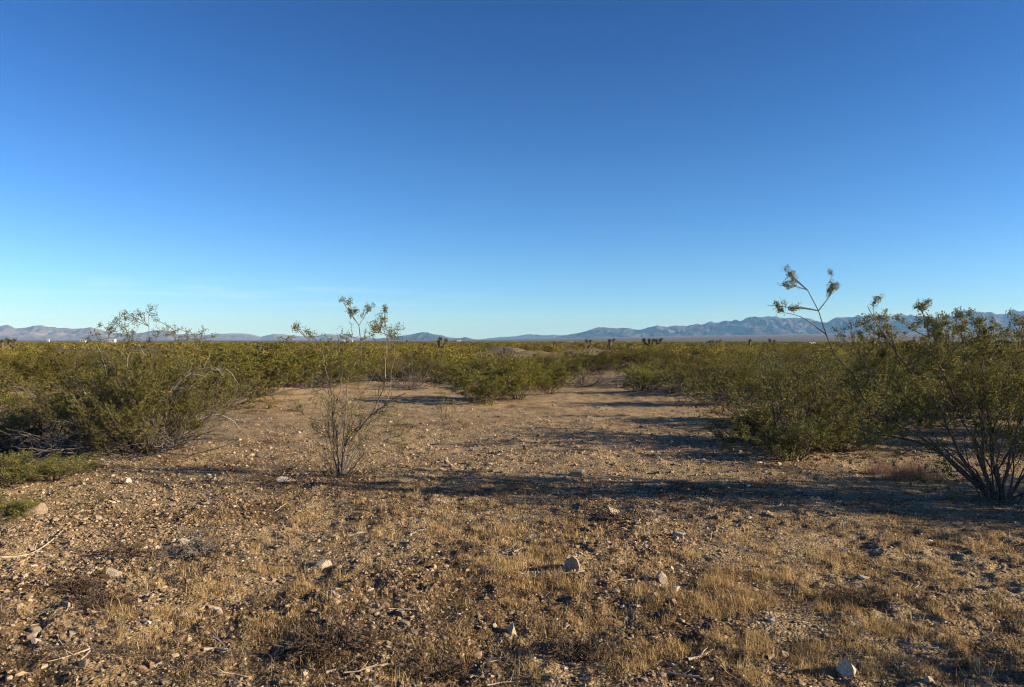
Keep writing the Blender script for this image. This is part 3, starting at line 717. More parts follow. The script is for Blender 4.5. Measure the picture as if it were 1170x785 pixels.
def joshua(seed, H, arms):
    rng = np.random.default_rng(seed)
    lines = [(np.array([[0, 0, -.1], [.02, .01, .3 * H], [.05, -.03, .62 * H], [.02, 0, .78 * H]]), .16)]
    tips = [np.array([.02, 0, .80 * H])]
    for k in range(arms):
        a = rng.uniform(0, 6.28); t = rng.uniform(.35, .6) * H; l = rng.uniform(.3, .45) * H
        p0 = np.array([.03, 0, t]); p1 = p0 + np.array([math.cos(a) * l * .7, math.sin(a) * l * .7, l * .35]); p2 = p1 + np.array([math.cos(a) * l * .25, math.sin(a) * l * .25, l * .6])
        lines.append((np.array([p0, (p0 + p1) / 2 + [0, 0, -.02], p1, p2]), .11)); tips.append(p2)
    parts = []
    for p, r in lines:
        P = poly(p, 9)[None]; R = r * H / 2.2 * (1 + .15 * rng.normal(size=(1, 9)))
        parts.append(tubes(P, R, 8))
        T = norm(np.gradient(P, axis=1))
        Q, QR = grow(rng, P, R, 60, (.1, 1), (1.2, 2.3), (.1, .22), 3, .05, -.25, .12)
        parts.append(tubes(Q, QR * 0 + .012, 3))
    return mesh_from('trunk', *join(parts), mats=[M_THATCH]), [(tp, mesh_from('leaf_rosette', *rosette(rng, 120, .28 * H ** .5), mats=[M_YLEAF])) for tp in tips]

JT = [joshua(1, 2.2, 0), joshua(2, 2.4, 2), joshua(3, 2.6, 4), joshua(4, 1.8, 1)]
def put_joshua(px, top, Y, H, proto, label, group=None, lean=0):
    x = (px - CX) / F * Y; z = ghs(x, Y)
    h = EYE + (HY - top + 1.3) / F * Y - z
    o = thing('joshua_tree', (x, Y, z), label, 'tree', group, RNG.uniform(0, 6.28))
    tr, rs = JT[proto]; base = (2.2, 2.4, 2.6, 1.8)[proto]; s = h / base * .93
    o.scale = (s, s, s); o.rotation_euler.y = lean
    link('trunk', tr, o)
    for tp, me in rs: link('leaf_rosette', me, o, tp)
JG = 'dark yucca trees dotted over the far scrub'
JL = 'small dark spiky tree poking out of the far scrub'
put_joshua(502, 385.5, 85, 0, 1, 'pale green spiky tree standing highest over the scrub near the low dark hill')
put_joshua(647, 400, 48, 0, 3, 'dark leaning spiky trunk above the bushes beyond the bare lane', None, .25)
put_joshua(742, 385.5, 120, 0, 2, 'widest branching dark tree of the far scrub, under the blue range')
put_joshua(697, 387, 130, 0, 1, 'lone dark forked tree a little left of the widest branching one')
put_joshua(834, 402, 50, 0, 0, 'dark tree with a pale bleached trunk behind the leafy green bush')
put_joshua(300, 393, 60, 0, 1, 'dark bushy headed tree behind the wide olive bush')
for px, top, Y, p in [(338, 405, 46, 3), (558, 398, 80, 3), (674, 388, 140, 1), (750, 386.5, 125, 1), (718, 391, 90, 2), (812, 388.5, 170, 2), (819, 389, 160, 3), (857, 386.5, 130, 0), (885, 388, 150, 3), (794, 402, 55, 1), (697, 395, 80, 3), (16, 386, 90, 1), (2, 386, 80, 2), (60, 396, 60, 3), (1057, 390, 95, 0), (1152, 388, 110, 2), (1138, 390, 120, 3), (633, 390, 110, 0), (465, 388, 150, 0), (485, 391, 95, 0)]:
    put_joshua(px, top, Y, 0, p, JL, JG)

# ----------------------------------------------------------------- far white houses
def plain_mat(name, c, rough=.6):
    m, nt, nd, lk = mat(name)
    tc = N(nt, 'ShaderNodeTexCoord'); n = N(nt, 'ShaderNodeTexNoise'); n.inputs['Scale'].default_value = 3; n.inputs['Detail'].default_value = 4; lk.new(tc.outputs['Object'], n.inputs['Vector'])
    r = ramp(nt, [(.3, tuple(.9 * k for k in c)), (.7, c)]); lk.new(n.outputs[0], r.inputs[0])
    d = N(nt, 'ShaderNodeBsdfPrincipled'); d.inputs['Roughness'].default_value = rough; lk.new(r.outputs[0], d.inputs['Base Color'])
    o = N(nt, 'ShaderNodeOutputMaterial'); lk.new(d.outputs[0], o.inputs[0]); return m
M_WHITE = plain_mat('white_siding', (.70, .68, .64)); M_ROOF = plain_mat('pale_metal_roof', (.55, .52, .48)); M_WIN = plain_mat('dark_window', (.04, .045, .05), .2); M_DARK = plain_mat('dark_shed', (.12, .10, .09))

def box_v(x0, x1, y0, y1, z0, z1):
    V = np.array([(x, y, z) for z in (z0, z1) for x, y in ((x0, y0), (x1, y0), (x1, y1), (x0, y1))], float)
    return V, np.array([(3, 2, 1, 0), (4, 5, 6, 7), (0, 1, 5, 4), (1, 2, 6, 5), (2, 3, 7, 6), (3, 0, 4, 7)])

def house(px, top, Y, w, label, name='white_house', h=3.2, dark=False, nwin=2):
    x = (px - CX) / F * Y; z = EYE + (HY - top) / F * Y - h
    z = min(z, ghs(x, Y) + .3); hh = EYE + (HY - top) / F * Y - z
    o = thing(name, (x, Y, z), label, 'house'); W = w / F * Y; D = min(W * .5, 9)
    zb = -1.0
    wl = link('wall', mesh_from('wall', *box_v(-W / 2, W / 2, -D / 2, D / 2, zb, hh * .8), mats=[M_DARK if dark else M_WHITE]), o)
    e = .25
    V = np.array([(-W / 2 - e, -D / 2 - e, hh * .8 + .003), (W / 2 + e, -D / 2 - e, hh * .8 + .003), (W / 2 + e, D / 2 + e, hh * .8 + .003), (-W / 2 - e, D / 2 + e, hh * .8 + .003), (-W / 2 - e, 0, hh), (W / 2 + e, 0, hh)])
    link('roof', mesh_from('roof', V, [(0, 1, 5, 4), (2, 3, 4, 5), (3, 2, 1, 0)], [(0, 4, 3), (1, 2, 5)], mats=[M_ROOF if not dark else M_DARK]), o)
    for k in range(nwin):
        cx = -W / 2 + W * (k + .5) / nwin
        link('window', mesh_from('window', *box_v(cx - .5, cx + .5, -D / 2 - .04, -D / 2 + .02, hh * .35, hh * .62), mats=[M_WIN]), o)
    link('door', mesh_from('door', *box_v(-.45, .45, -D / 2 - .05, -D / 2 + .02, zb, hh * .58), mats=[M_ROOF]), o)
house(127.5, 387.1, 620, 8.5, 'long white house seen behind the top sprays of the broad bush', nwin=3)
house(95, 387.7, 900, 6, 'beige low house a short way left of the long white one')
house(55, 387.5, 950, 2.6, 'tiny white house standing alone near the left end of the horizon', nwin=1)
house(401, 388, 800, 4, 'white house directly behind the sparse open bush, the wider of two close together')
house(393, 388.2, 820, 2.6, 'white house directly behind the sparse open bush, the narrower of two close together', nwin=1)
house(524.5, 388.4, 700, 4.5, 'bright white house just right of the low dark hill')
house(519.5, 388.8, 720, 3.4, 'dark shed touching the bright white house by the low dark hill', 'dark_shed', dark=True)
house(653, 390.4, 600, 5, 'pale flat low house under the left end of the blue range')
house(928, 391.2, 420, 6, 'white house below the long bare limb on the right')

# ----------------------------------------------------------------- stones
def stone_mesh(name, seed, m, sub=3, ang=.35, flat=.7):
    import bmesh
    rng = np.random.default_rng(seed)
    bm = bmesh.new(); bmesh.ops.create_icosphere(bm, subdivisions=sub, radius=.5)
    v = np.array([p.co[:] for p in bm.verts])
    for _ in range(13):                      # chip flat faces off
        nrm = norm(rng.normal(size=3)); c = rng.uniform(.20, .36)
        d = v @ nrm; v = v - np.maximum(d - c, 0)[:, None] * nrm * .95
    v *= np.array([1, rng.uniform(.65, .95), flat * rng.uniform(.8, 1.1)])
    nn = sum(noise2(v[:, 0] * f + 5 + seed, v[:, 1] * f + v[:, 2] * f * 1.3, seed) / f for f in (4, 9, 20))
    v = v * (1 + .45 * ang * nn)[:, None] * 1.25
    for p, c in zip(bm.verts, v): p.co = c
    me = bpy.data.meshes.new(name); bm.to_mesh(me); bm.free(); me.materials.append(m)
    return me

def put_stone(me, px, py, w, h, label, name='stone', cat='stone', group=None, color=(1, 1, 1), rz=None, ty=0, sink=.36, ref=(1, .6)):
    x, y = gxy(px, py); z = ghs(x, y)
    W = w / F * y; Hh = h / F * y
    o = link(name, me, None, (x, y + W * .3, z + Hh * (.5 - sink)))
    o.scale = (W, W, Hh / .62); o.rotation_euler = (0, ty, RNG.uniform(0, 6.28) if rz is None else rz); o.color = (*color, 1)
    return tag(o, label, cat, group)

ST = [stone_mesh('stone', 400 + i, M_STONE, 2, .4, (.7, .5, .8, .6, .7, .45, .75, .6)[i % 8]) for i in range(10)]
B1 = stone_mesh('rock', 501, M_WHITESTONE, 4, .35, .85); B2 = stone_mesh('rock', 502, M_STONE, 4, .3, .85); B3 = stone_mesh('rock', 503, M_BROWNSTONE, 4, .25, .8)
B4 = stone_mesh('rock', 504, M_WHITESTONE, 4, .4, .5); B5 = stone_mesh('rock', 505, M_STONE, 4, .6, .9)
put_stone(B1, 974, 771, 27, 23, 'white angular rock nearest to the bottom edge of the view', 'rock', 'rock', rz=.4)
put_stone(B2, 656, 657, 24, 20, 'grey cornered rock beside the golden grass, casting a short black shadow', 'rock', 'rock', color=(.8, .8, .82), rz=2.2)
put_stone(B1, 649, 655, 9, 19, 'added white wedge standing in for the sunlit facet of the grey cornered rock', 'rock', 'rock', rz=1.0, ty=.25)  # separate white stone gives the grey rock its bright sunlit facet
put_stone(B3, 661, 546, 19, 16, 'brown grey boulder at the upper rim of the long shadow', 'rock', 'rock', color=(1.15, 1.1, 1.05), rz=.2)
put_stone(B4, 322, 553, 27, 11, 'flat white rock lying left of the sparse open bush', 'rock', 'rock', rz=.1)
put_stone(B1, 586, 720, 12, 17, 'small upright yellowish stone with a round black shadow', 'rock', 'rock', color=(1, .95, .75), rz=2.5, ty=.3)
put_stone(B5, 34, 589, 23, 16, 'speckled pale boulder against the green plant at the left edge', 'rock', 'rock', color=(.62, .58, .52), rz=.7, sink=.4)
put_stone(B2, 700, 590, 15, 11, 'pale rounded rock resting against a dark broken stump', 'rock', 'rock', color=(1.1, 1.05, 1), rz=1.4)
put_stone(B5, 758, 668, 13, 13, 'pale block of stone right of the grey cornered rock', 'rock', 'rock', rz=2)
put_stone(B3, 546, 747, 11, 11, 'pinkish brown cube of stone near the bottom edge', 'rock', 'rock', color=(1.35, 1.1, .95), rz=.5)
put_stone(B3, 678, 671, 9, 9, 'dark brown lump of stone below the grey cornered rock', 'rock', 'rock', color=(.6, .55, .5), rz=.5)
put_stone(B4, 967, 631, 13, 8, 'thin white shard tilted up on the brown ground right of centre', 'rock', 'rock', rz=.6, ty=.5)
put_stone(B4, 988, 664, 13, 7, 'long flat pale shard below the tilted white one', 'rock', 'rock', rz=.3)
put_stone(B4, 80, 728, 11, 9, 'round whitish stone beside a hollow, lower left', 'rock', 'rock', rz=.8)
put_stone(B1, 38, 738, 11, 9, 'white stone of a close pair at the lower left, the brighter one', 'rock', 'rock', rz=.8)
put_stone(B3, 34, 730, 12, 10, 'grey stone of a close pair at the lower left, the darker one', 'rock', 'rock', rz=.8, color=(1.4, 1.35, 1.3))
put_stone(B1, 145, 553, 11, 9, 'single white stone on the slope below the broad bush', 'rock', 'rock', rz=1.8)
put_stone(B2, 210, 619, 12, 9, 'pale stone with a dark hollow behind it on the stony left slope', 'rock', 'rock', rz=1.1)
put_stone(B5, 365, 649, 20, 9, 'low pale slab half sunk right of the golden grass patch', 'rock', 'rock', rz=.2)
put_stone(B2, 127, 658, 15, 11, 'grey white stone among dark hollows on the stony left slope', 'rock', 'rock', rz=.9)
put_stone(B4, 776, 615, 17, 9, 'pale slab in the lower fringe of the long shadow', 'rock', 'rock', rz=.9, color=(.85, .85, .85))
put_stone(B2, 898, 747, 9, 8, 'pale brown stone sitting in dark soil, lower right', 'rock', 'rock', rz=.9)
put_stone(B4, 253, 745, 12, 9, 'whitish flat stone with a dark side at the lower left', 'rock', 'rock', rz=2.9)
put_stone(B2, 605, 440, 8, 5, 'small pale stone by the feet of the clump of bushes', 'rock', 'rock', rz=2.9)

RS = np.random.default_rng(77)
SG = 'pale stones strewn over the gravel'
n = 0
while n < 275:
    py = 470 + 320 * RS.uniform() ** .85; px = RS.uniform(-20, 1190)
    wgt = .35 + .65 * math.exp(-((px - 110) / 170) ** 2) + .45 * math.exp(-((px - 740) / 90) ** 2 - ((py - 610) / 60) ** 2) + .35 * math.exp(-((px - 450) / 70) ** 2)
    if RS.uniform() > wgt: continue
    x, y = gxy(px, py)
    size = float(np.clip(RS.lognormal(-3.5, .45), .015, .09))
    w = size * F / y
    if w < 2.2: w = 2.2 + RS.uniform(0, 1.5)
    c = RS.uniform(.5, 1.1)
    put_stone(ST[int(RS.integers(10))], px, py, w, w * RS.uniform(.45, .75), 'small pale stone half sunk in the brown gravel', 'stone', 'stone', SG, (c, c * RS.uniform(.93, 1), c * RS.uniform(.85, .98)))
    n += 1

# ----------------------------------------------------------------- gravel, litter, grass
def scatter_px(rng, n, patches, uniform, ymin=455, ymax=860):
    """ground positions: part uniform over the picture's ground, part in patches (px, py, sx, sy, weight)"""
    nu = int(n * uniform)
    px = [rng.uniform(-160, 1330, nu)]; py = [rng.uniform(ymin, ymax, nu)]
    w = np.array([p[4] for p in patches], float); w /= w.sum()
    for p, k in zip(patches, (w * (n - nu)).astype(int)):
        px.append(rng.normal(p[0], p[2], k)); py.append(rng.normal(p[1], p[3], k))
    px = np.concatenate(px); py = np.concatenate(py)
    ok = (py > 425) & (py < 900)
    return gxy(px[ok], py[ok])

def gravel():
    rng = np.random.default_rng(21)
    x, y = scatter_px(rng, 64000, [(110, 620, 110, 60, 4), (440, 690, 40, 50, 1.5), (740, 620, 60, 40, 1.5), (560, 500, 210, 28, 4.5), (240, 570, 120, 40, 1), (930, 520, 100, 20, .6)], .48)
    xr, yr = scatter_px(rng, 3600, [(110, 630, 100, 60, 5), (60, 570, 70, 30, 1), (440, 690, 35, 45, 1), (740, 615, 60, 35, 1.6), (330, 560, 90, 20, .6)], .25)
    nb = len(x); x = np.concatenate([x, xr]); y = np.concatenate([y, yr])
    n = len(x)
    s = np.clip(rng.lognormal(-5.05, .5, n), .003, .026) * np.clip(y / 6, .85, 1.6)
    s[nb:] = np.clip(rng.lognormal(-4.25, .4, n - nb), .008, .035)
    t = (1 + 5 ** .5) / 2
    ico = norm(np.array([(-1, t, 0), (1, t, 0), (-1, -t, 0), (1, -t, 0), (0, -1, t), (0, 1, t), (0, -1, -t), (0, 1, -t), (t, 0, -1), (t, 0, 1), (-t, 0, -1), (-t, 0, 1)], float))
    fc = np.array([(0, 11, 5), (0, 5, 1), (0, 1, 7), (0, 7, 10), (0, 10, 11), (1, 5, 9), (5, 11, 4), (11, 10, 2), (10, 7, 6), (7, 1, 8), (3, 9, 4), (3, 4, 2), (3, 2, 6), (3, 6, 8), (3, 8, 9), (4, 9, 5), (2, 4, 11), (6, 2, 10), (8, 6, 7), (9, 8, 1)])
    a = rng.uniform(0, 6.28, n); ca, sa = np.cos(a)[:, None], np.sin(a)[:, None]
    v = ico[None] * (1 + .28 * rng.normal(size=(n, 12, 1))) * np.stack([rng.uniform(.7, 1.3, n), rng.uniform(.6, 1, n), rng.uniform(.4, .85, n)], -1)[:, None]
    v = v * s[:, None, None]
    V = np.stack([v[..., 0] * ca - v[..., 1] * sa + x[:, None], v[..., 0] * sa + v[..., 1] * ca + y[:, None], v[..., 2] + (gh(x, y) + s * np.where(np.arange(n) < nb, .15, .05))[:, None]], -1)
    T = (np.arange(n) * 12)[:, None, None] + fc[None]
    tag(link('gravel', mesh_from('gravel', V, None, T, mats=[M_GRAVEL])), 'loose brown and pale gravel', 'gravel', None, 'stuff')
gravel()

def ribbons(rng, x, y, h, w, lean, curve, z0=0.0, flat=None):
    """short bent blades: 5 points a blade"""
    n = len(x); z = gh(x, y) + z0
    a = rng.uniform(0, 6.28, n); d = np.stack([np.cos(a), np.sin(a), 0 * a], -1)
    b = rng.uniform(0, 6.28, n); u = np.stack([np.cos(b), np.sin(b), 0 * b], -1) * (w / 2)[:, None]
    p0 = np.stack([x, y, z], -1); up = np.array([0, 0, 1.0])
    le = lean[:, None]; hh = h[:, None]
    p1 = p0 + hh * .55 * (np.cos(le) * up + np.sin(le) * d)
    l2 = (lean + curve)[:, None]
    p2 = p1 + hh * .5 * (np.cos(l2) * up + np.sin(l2) * d)
    p2[:, 2] = np.maximum(p2[:, 2], z + .002)
    V = np.stack([p0 - u, p0 + u, p1 + u * .8, p2, p1 - u * .8], 1).reshape(-1, 3)
    i = np.arange(n)[:, None] * 5
    return V, i + np.array([[0, 1, 2, 4]]), i + np.array([[4, 2, 3]])

GP = [(285, 668, 60, 26, 3.2), (590, 612, 55, 18, 3), (600, 648, 60, 18, 1.6), (820, 688, 45, 22, 3.2), (830, 640, 90, 20, 1.4), (1020, 715, 95, 30, 4), (930, 620, 150, 20, 1.2), (140, 702, 55, 14, 1.2), (560, 700, 90, 25, 1.4), (1090, 640, 80, 20, 1.2), (420, 600, 40, 18, .8), (640, 682, 40, 12, 1), (310, 740, 140, 25, 1.2), (880, 745, 120, 22, 1.4), (300, 590, 60, 15, .6), (640, 760, 120, 20, 1)]
def grass():
    rng = np.random.default_rng(31)
    cx, cy = scatter_px(rng, 5200, GP, .05, 500)
    ok = fbm(cx / .35, cy / .35, 91, 2) > .02; cx, cy = cx[ok], cy[ok]
    k = rng.integers(8, 44, len(cx))
    sp = rng.uniform(.012, .045, len(cx))
    x = np.repeat(cx, k) + rng.normal(size=k.sum()) * np.repeat(sp, k); y = np.repeat(cy, k) + rng.normal(size=k.sum()) * np.repeat(sp, k)
    n = len(x); hc = np.repeat(np.clip(rng.lognormal(-3.5, .5, len(cx)), .012, .12), k)
    V, Q, T = ribbons(rng, x, y, hc * rng.uniform(.6, 1.4, n), rng.uniform(.0012, .0028, n) * np.clip(y / 5, .9, 2), np.repeat(rng.uniform(.3, 1.2, len(cx)), k) * rng.uniform(0, 1.25, n), rng.uniform(-.4, 1.3, n))
    tag(link('dry_grass', mesh_from('dry_grass', V, Q, T, mats=[M_GRASS])), 'short golden dry grass', 'grass', None, 'stuff')
grass()

LP = [(330, 555, 70, 12, 4), (430, 565, 60, 10, 2), (640, 572, 130, 14, 6), (880, 575, 150, 10, 4), (700, 488, 110, 6, 1.5), (115, 690, 30, 10, 1), (90, 672, 20, 8, 1), (225, 628, 30, 8, 1.2), (200, 655, 25, 10, 1), (380, 740, 50, 22, 4), (560, 750, 150, 25, 5), (180, 755, 120, 16, 2), (990, 690, 50, 10, 1), (960, 725, 80, 14, 1.2), (760, 590, 100, 20, 2), (400, 560, 90, 14, 2), (620, 570, 200, 20, 3), (240, 540, 70, 14, 2), (700, 760, 120, 18, 2), (500, 640, 60, 40, 2), (870, 700, 60, 12, 1), (1130, 760, 60, 14, 1.5), (150, 520, 70, 8, 1.5)]  # litter patches; those along the shadow bands also stand in for shade
def litter():
    rng = np.random.default_rng(41)
    x, y = scatter_px(rng, 100000, LP, .55, 480)
    ok = fbm(x / .3, y / .3, 95, 3) > -.25; x, y = x[ok], y[ok]
    n = len(x)
    V, Q, T = ribbons(rng, x, y, np.clip(rng.lognormal(-3.6, .45, n), .01, .09), rng.uniform(.002, .006, n) * np.clip(y / 5, .9, 2), rng.uniform(.5, 1.55, n), rng.uniform(-.6, 1.0, n), .003)
    tag(link('plant_litter', mesh_from('plant_litter', V, Q, T, mats=[M_LITTER])), 'dark dry plant litter', 'litter', None, 'stuff')
litter()

def clump(px, py, w, label, m, H, n, seed):
    rng = np.random.default_rng(seed); x0, y0 = gxy(px, py); x0 = float(x0); y0 = float(y0); r = w / F * y0 / 2
    x = x0 + np.clip(rng.normal(size=n), -1.9, 1.9) * r * .5; y = y0 + np.clip(rng.normal(size=n), -1.9, 1.9) * r * .35
    V, Q, T = ribbons(rng, x, y, H * rng.uniform(.5, 1.3, n), rng.uniform(.0018, .0035, n), rng.uniform(0, 1.0, n), rng.uniform(-.4, 1.3, n))
    z = ghs(x0, y0); V = V - np.array([x0, y0, z])
    tag(link('grass_clump', mesh_from('grass_clump', V, Q, T, mats=[m]), None, (x0, y0, z)), label, 'grass clump')
clump(1040, 548, 62, 'reddish dry grass clump below the low limb of the tall right bush', M_PINK, .22, 1100, 3)
clump(1005, 540, 34, 'smaller reddish grass clump left of the larger one', M_PINK, .18, 450, 4)
clump(824, 700, 80, 'thick golden grass clump with tall blades right of the bottom centre', M_GRASS, .075, 600, 5)

# ----------------------------------------------------------------- fallen sticks, stump, dead tangle
def stick(name, pts, r, m, label, cat='stick', group=None, seed=0, side=3):
    rng = np.random.default_rng(seed)
    p = []
    for px, py in pts:
        x, y = gxy(px, py); p.append((float(x), float(y), ghs(x, y) + r * 1.1))
    p = np.array(p); b = p[len(p) // 2].copy()
    P = poly(p - b, 12)[None]; R = r * np.linspace(1, .45, 12)[None]
    parts = [tubes(P, R, 6)]
    if side:
        B, BR = grow(rng, P, R, side, (.3, .95), (.4, .9), (.05, .14), 4, .2, 0)
        parts.append(tubes(B, np.maximum(BR, .0015), 4))
    o = link(name, mesh_from(name, *join(parts), mats=[m]), None, b)
    return tag(o, label, cat, group)
stick('stick', [(-15, 641), (10, 640), (32, 634), (52, 621), (72, 605)], .009, M_STICK, 'long pale curved stick lying at the left edge', seed=1)
stick('stick', [(786, 750), (800, 746), (815, 741)], .010, M_STICK, 'short pale stick lying flat in the lower right half', seed=2, side=1)
stick('stick', [(587, 633), (597, 627), (600, 620)], .006, M_STICK, 'short pale stick in the golden grass above the middle', seed=3, side=1)
stick('stick', [(232, 743), (246, 741), (258, 747)], .010, M_STICK, 'short pale bent stick at the lower left', seed=4, side=1)
stick('stick', [(372, 766), (384, 763), (396, 762)], .008, M_STICK, 'pale stick end beside the dark tangle of dead twigs', seed=5, side=1)

def tangle(px, py, w, label, seed, n, m, H=.25, name='dead_plant'):
    rng = np.random.default_rng(seed); x, y = gxy(px, py); z = ghs(x, y); s = w / F * float(y)
    S, R = base_stems(rng, n, s * .6, (.6, 1.5), (.4, 1.0), wiggle=.25, trop=0, r0=.006, spread=s * .25)
    B, BR = grow(rng, S, R, 5, (.2, 1), (.4, 1.2), (.05, .14), 4, .25, -.05)
    C, CR = grow(rng, B, BR, 3, (.2, 1), (.4, 1.2), (.03, .07), 3, .25, -.05)
    o = link(name, mesh_from(name, *join([tubes(S, R, 5), tubes(B, np.maximum(BR, .002), 3), tubes(C, np.maximum(CR, .0014), 3)]), mats=[m]), None, (x, y, z))
    return tag(o, label, 'dead plant')
tangle(382, 742, 74, 'large dark tangle of dead twigs at the bottom left of centre', 1, 34, M_DARKWOOD)
tangle(225, 632, 46, 'grey tangle of dry stalks on the stony left slope', 2, 18, M_GREY)
tangle(118, 690, 34, 'flattened dark dead plant in a hollow of the left slope', 3, 22, M_DARKWOOD)
tangle(86, 673, 28, 'small dark dead plant above the flattened one', 4, 18, M_DARKWOOD)
tangle(975, 692, 40, 'black dead plant between patches of golden grass on the right', 5, 20, M_DARKWOOD)
tangle(660, 745, 50, 'dark dead plant in the shade at the bottom, right of the pinkish cube', 6, 22, M_DARKWOOD)
tangle(145, 632, 36, 'dark stalky dead plant between pale stones, upper left slope', 7, 18, M_DARKWOOD)
tangle(705, 596, 26, 'dark broken stump beside the pale rounded rock', 8, 12, M_DARKWOOD, name='dead_stump')
tangle(320, 552, 60, 'dark dead weeds around the flat white rock', 9, 22, M_DARKWOOD)
tangle(500, 760, 40, 'thin dark dead plant near the bottom edge, left of the pinkish cube', 10, 16, M_DARKWOOD)

TW = []
for i in range(6):
    rng = np.random.default_rng(800 + i)
    P = walk(rng, np.zeros((1, 3)), np.array([[1.0, 0, 0]]), np.array([.22]), 8, .18, 0); P[..., 2] = np.abs(P[..., 2]) * .3 + .006; P[..., 0] -= .1
    R = .0042 * np.linspace(1, .5, 8)[None]
    B, BR = grow(rng, P, R, 3, (.3, .95), (.4, .9), (.04, .09), 4, .2, 0)
    TW.append(mesh_from('twig', *join([tubes(P, R, 5), tubes(B, np.maximum(BR, .0015), 4)]), mats=[M_STICK if i % 2 else M_GREY]))
RT = np.random.default_rng(12)
for i in range(90):
    px, py = RT.uniform(0, 1170), RT.uniform(560, 785); x, y = gxy(px, py)
    o = link('twig', TW[i % 6], None, (x, y, ghs(x, y) + .004)); s = RT.uniform(.4, 1.1); o.scale = (s,) * 3; o.rotation_euler.z = RT.uniform(0, 6.28)
    tag(o, 'thin dry twig lying loose on the gravel', 'twig', 'fallen twigs on the gravel')

# ----------------------------------------------------------------- air
HZ = 26500.0
hv, hq = box_v(-HZ, HZ, -HZ, HZ, -4, 900)
m, nt, nd, lk = mat('haze_air')
pv = N(nt, 'ShaderNodeVolumePrincipled'); pv.inputs['Color'].default_value = (.22, .52, 1.0, 1); pv.inputs['Absorption Color'].default_value = (1, 1, 1, 1); pv.inputs['Density'].default_value = 4.0e-5; pv.inputs['Anisotropy'].default_value = 0.0
o_ = N(nt, 'ShaderNodeOutputMaterial'); lk.new(pv.outputs[0], o_.inputs['Volume'])
m.cycles.homogeneous_volume = True if hasattr(m.cycles, 'homogeneous_volume') else False
tag(link('haze', mesh_from('haze', hv, hq, mats=[m])), 'thin blue desert haze', None, None, 'stuff')

# ----------------------------------------------------------------- sun, sky, camera
EL, AZ = math.radians(17.5), math.radians(101)      # AZ clockwise from +Y (north): sun at the right, a little behind
sd = bpy.data.lights.new('sun', 'SUN'); sd.energy = 5.0; sd.angle = math.radians(.5); sd.color = (1.0, .85, .62)
so = link('sun', sd)
from mathutils import Vector
dirv = Vector((math.sin(AZ) * math.cos(EL), math.cos(AZ) * math.cos(EL), math.sin(EL)))
so.rotation_euler = dirv.to_track_quat('Z', 'Y').to_euler(); so.location = dirv * 50

w = bpy.data.worlds.new('World'); scene.world = w; w.use_nodes = True
nt = w.node_tree; nt.nodes.clear(); lk = nt.links
sky = nt.nodes.new('ShaderNodeTexSky'); sky.sky_type = 'NISHITA'; sky.sun_disc = False
sky.sun_elevation = EL; sky.sun_rotation = AZ; sky.altitude = 800; sky.air_density = 1.0; sky.dust_density = .1; sky.ozone_density = 3.0
sp = nt.nodes.new('ShaderNodeSeparateColor'); lk.new(sky.outputs[0], sp.inputs[0])
hs = nt.nodes.new('ShaderNodeCombineColor')          # the phone's deep blue: a contrast curve on each channel of the sky
for k, (p, g) in enumerate([(1.78, 1.09), (1.52, .967), (1.55, 1.27)]):
    pw = nt.nodes.new('ShaderNodeMath'); pw.operation = 'POWER'; pw.inputs[1].default_value = p; lk.new(sp.outputs[k], pw.inputs[0])
    ml = nt.nodes.new('ShaderNodeMath'); ml.operation = 'MULTIPLY'; ml.inputs[1].default_value = g * .1 ** (p - 1); lk.new(pw.outputs[0], ml.inputs[0])
    lk.new(ml.outputs[0], hs.inputs[k])
bg = nt.nodes.new('ShaderNodeBackground'); bg.inputs['Strength'].default_value = .094
# a few faint cirrus streaks low over the hills
tc = nt.nodes.new('ShaderNodeTexCoord'); mp = nt.nodes.new('ShaderNodeMapping'); mp.inputs['Scale'].default_value = (7, 7, 160); mp.inputs['Rotation'].default_value = (0, math.radians(-3), 0)
lk.new(tc.outputs['Generated'], mp.inputs['Vector'])
nz = nt.nodes.new('ShaderNodeTexNoise'); nz.inputs['Scale'].default_value = 1.0; nz.inputs['Detail'].default_value = 5; lk.new(mp.outputs[0], nz.inputs['Vector'])
cr = ramp(nt, [(.50, (0, 0, 0)), (.75, (.42, .42, .42))]); lk.new(nz.outputs[0], cr.inputs[0])
sx = nt.nodes.new('ShaderNodeSeparateXYZ'); lk.new(tc.outputs['Generated'], sx.inputs[0])
band = ramp(nt, [(.035, (0, 0, 0)), (.05, (1, 1, 1)), (.066, (1, 1, 1)), (.08, (0, 0, 0))]); lk.new(sx.outputs['Z'], band.inputs[0])
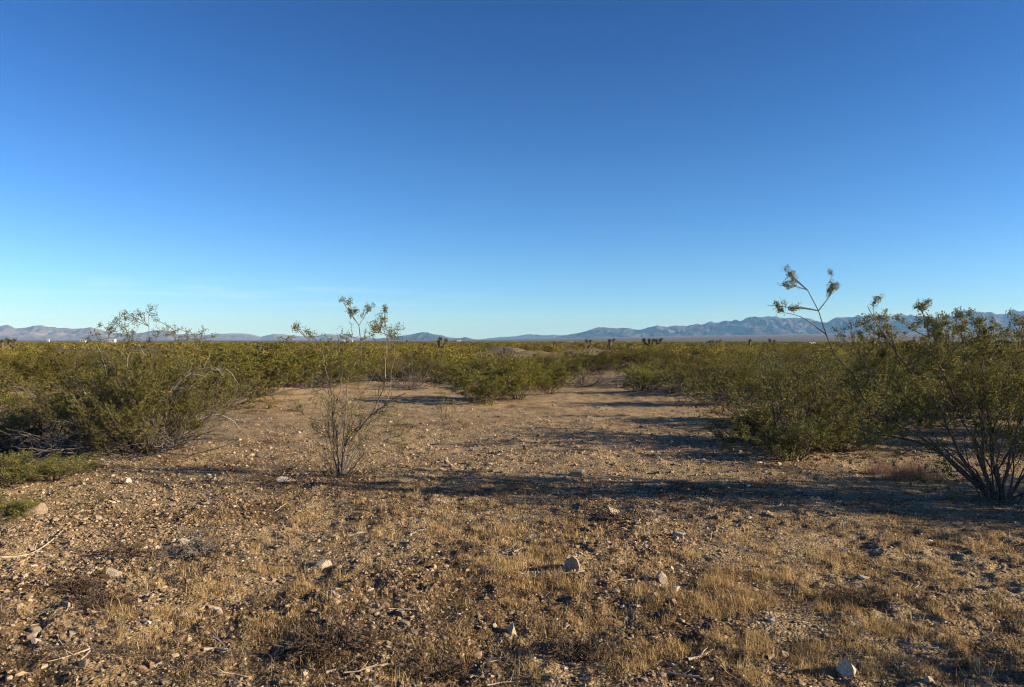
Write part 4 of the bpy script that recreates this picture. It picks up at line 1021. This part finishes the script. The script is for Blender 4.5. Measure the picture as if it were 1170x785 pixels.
mm = mixc(nt, 'MULTIPLY'); mm.inputs[0].default_value = 1; lk.new(cr.outputs[0], mm.inputs[6]); lk.new(band.outputs[0], mm.inputs[7])
xr = ramp(nt, [(0.0, (1, 1, 1)), (.40, (1, 1, 1)), (.5, (0, 0, 0))])
mr = nt.nodes.new('ShaderNodeMapRange'); mr.inputs['From Min'].default_value = -1; mr.inputs['From Max'].default_value = 1; lk.new(sx.outputs['X'], mr.inputs['Value']); lk.new(mr.outputs[0], xr.inputs[0])
mm2 = mixc(nt, 'MULTIPLY'); mm2.inputs[0].default_value = 1; lk.new(mm.outputs[2], mm2.inputs[6]); lk.new(xr.outputs[0], mm2.inputs[7])
ad = mixc(nt); lk.new(mm2.outputs[2], ad.inputs[0]); lk.new(hs.outputs[0], ad.inputs[6]); ad.inputs[7].default_value = (5.2, 5.6, 5.9, 1)
hz_ = ramp(nt, [(0, (.52, .85, 1.34)), (.10, (.79, .91, 1.02)), (.22, (.86, .93, .95)), (.42, (.70, .82, .90))]); lk.new(sx.outputs['Z'], hz_.inputs[0])
mh = mixc(nt, 'MULTIPLY'); mh.inputs[0].default_value = 1; lk.new(ad.outputs[2], mh.inputs[6]); lk.new(hz_.outputs[0], mh.inputs[7])
lk.new(mh.outputs[2], bg.inputs['Color'])
wo = nt.nodes.new('ShaderNodeOutputWorld'); lk.new(bg.outputs[0], wo.inputs[0])

cd = bpy.data.cameras.new('camera'); cd.sensor_fit = 'HORIZONTAL'; cd.sensor_width = 36; cd.lens = 36 * F / 1170
cd.clip_start = .05; cd.clip_end = 100000
cam = link('camera', cd, None, (0, 0, EYE)); cam.rotation_euler = (math.radians(90) - math.atan((392.5 - HY) / F), 0, 0)
scene.camera = cam
scene.view_settings.view_transform = 'Standard'; scene.view_settings.look = 'None'; scene.view_settings.exposure = 1.12; scene.view_settings.gamma = 1
scene.view_settings.use_curve_mapping = False
scene.cycles.use_denoising = True; scene.cycles.denoising_prefilter = 'FAST'; scene.cycles.filter_width = 1.15
scene.cycles.max_bounces = 6; scene.cycles.diffuse_bounces = 3; scene.cycles.volume_bounces = 0; scene.cycles.transparent_max_bounces = 8
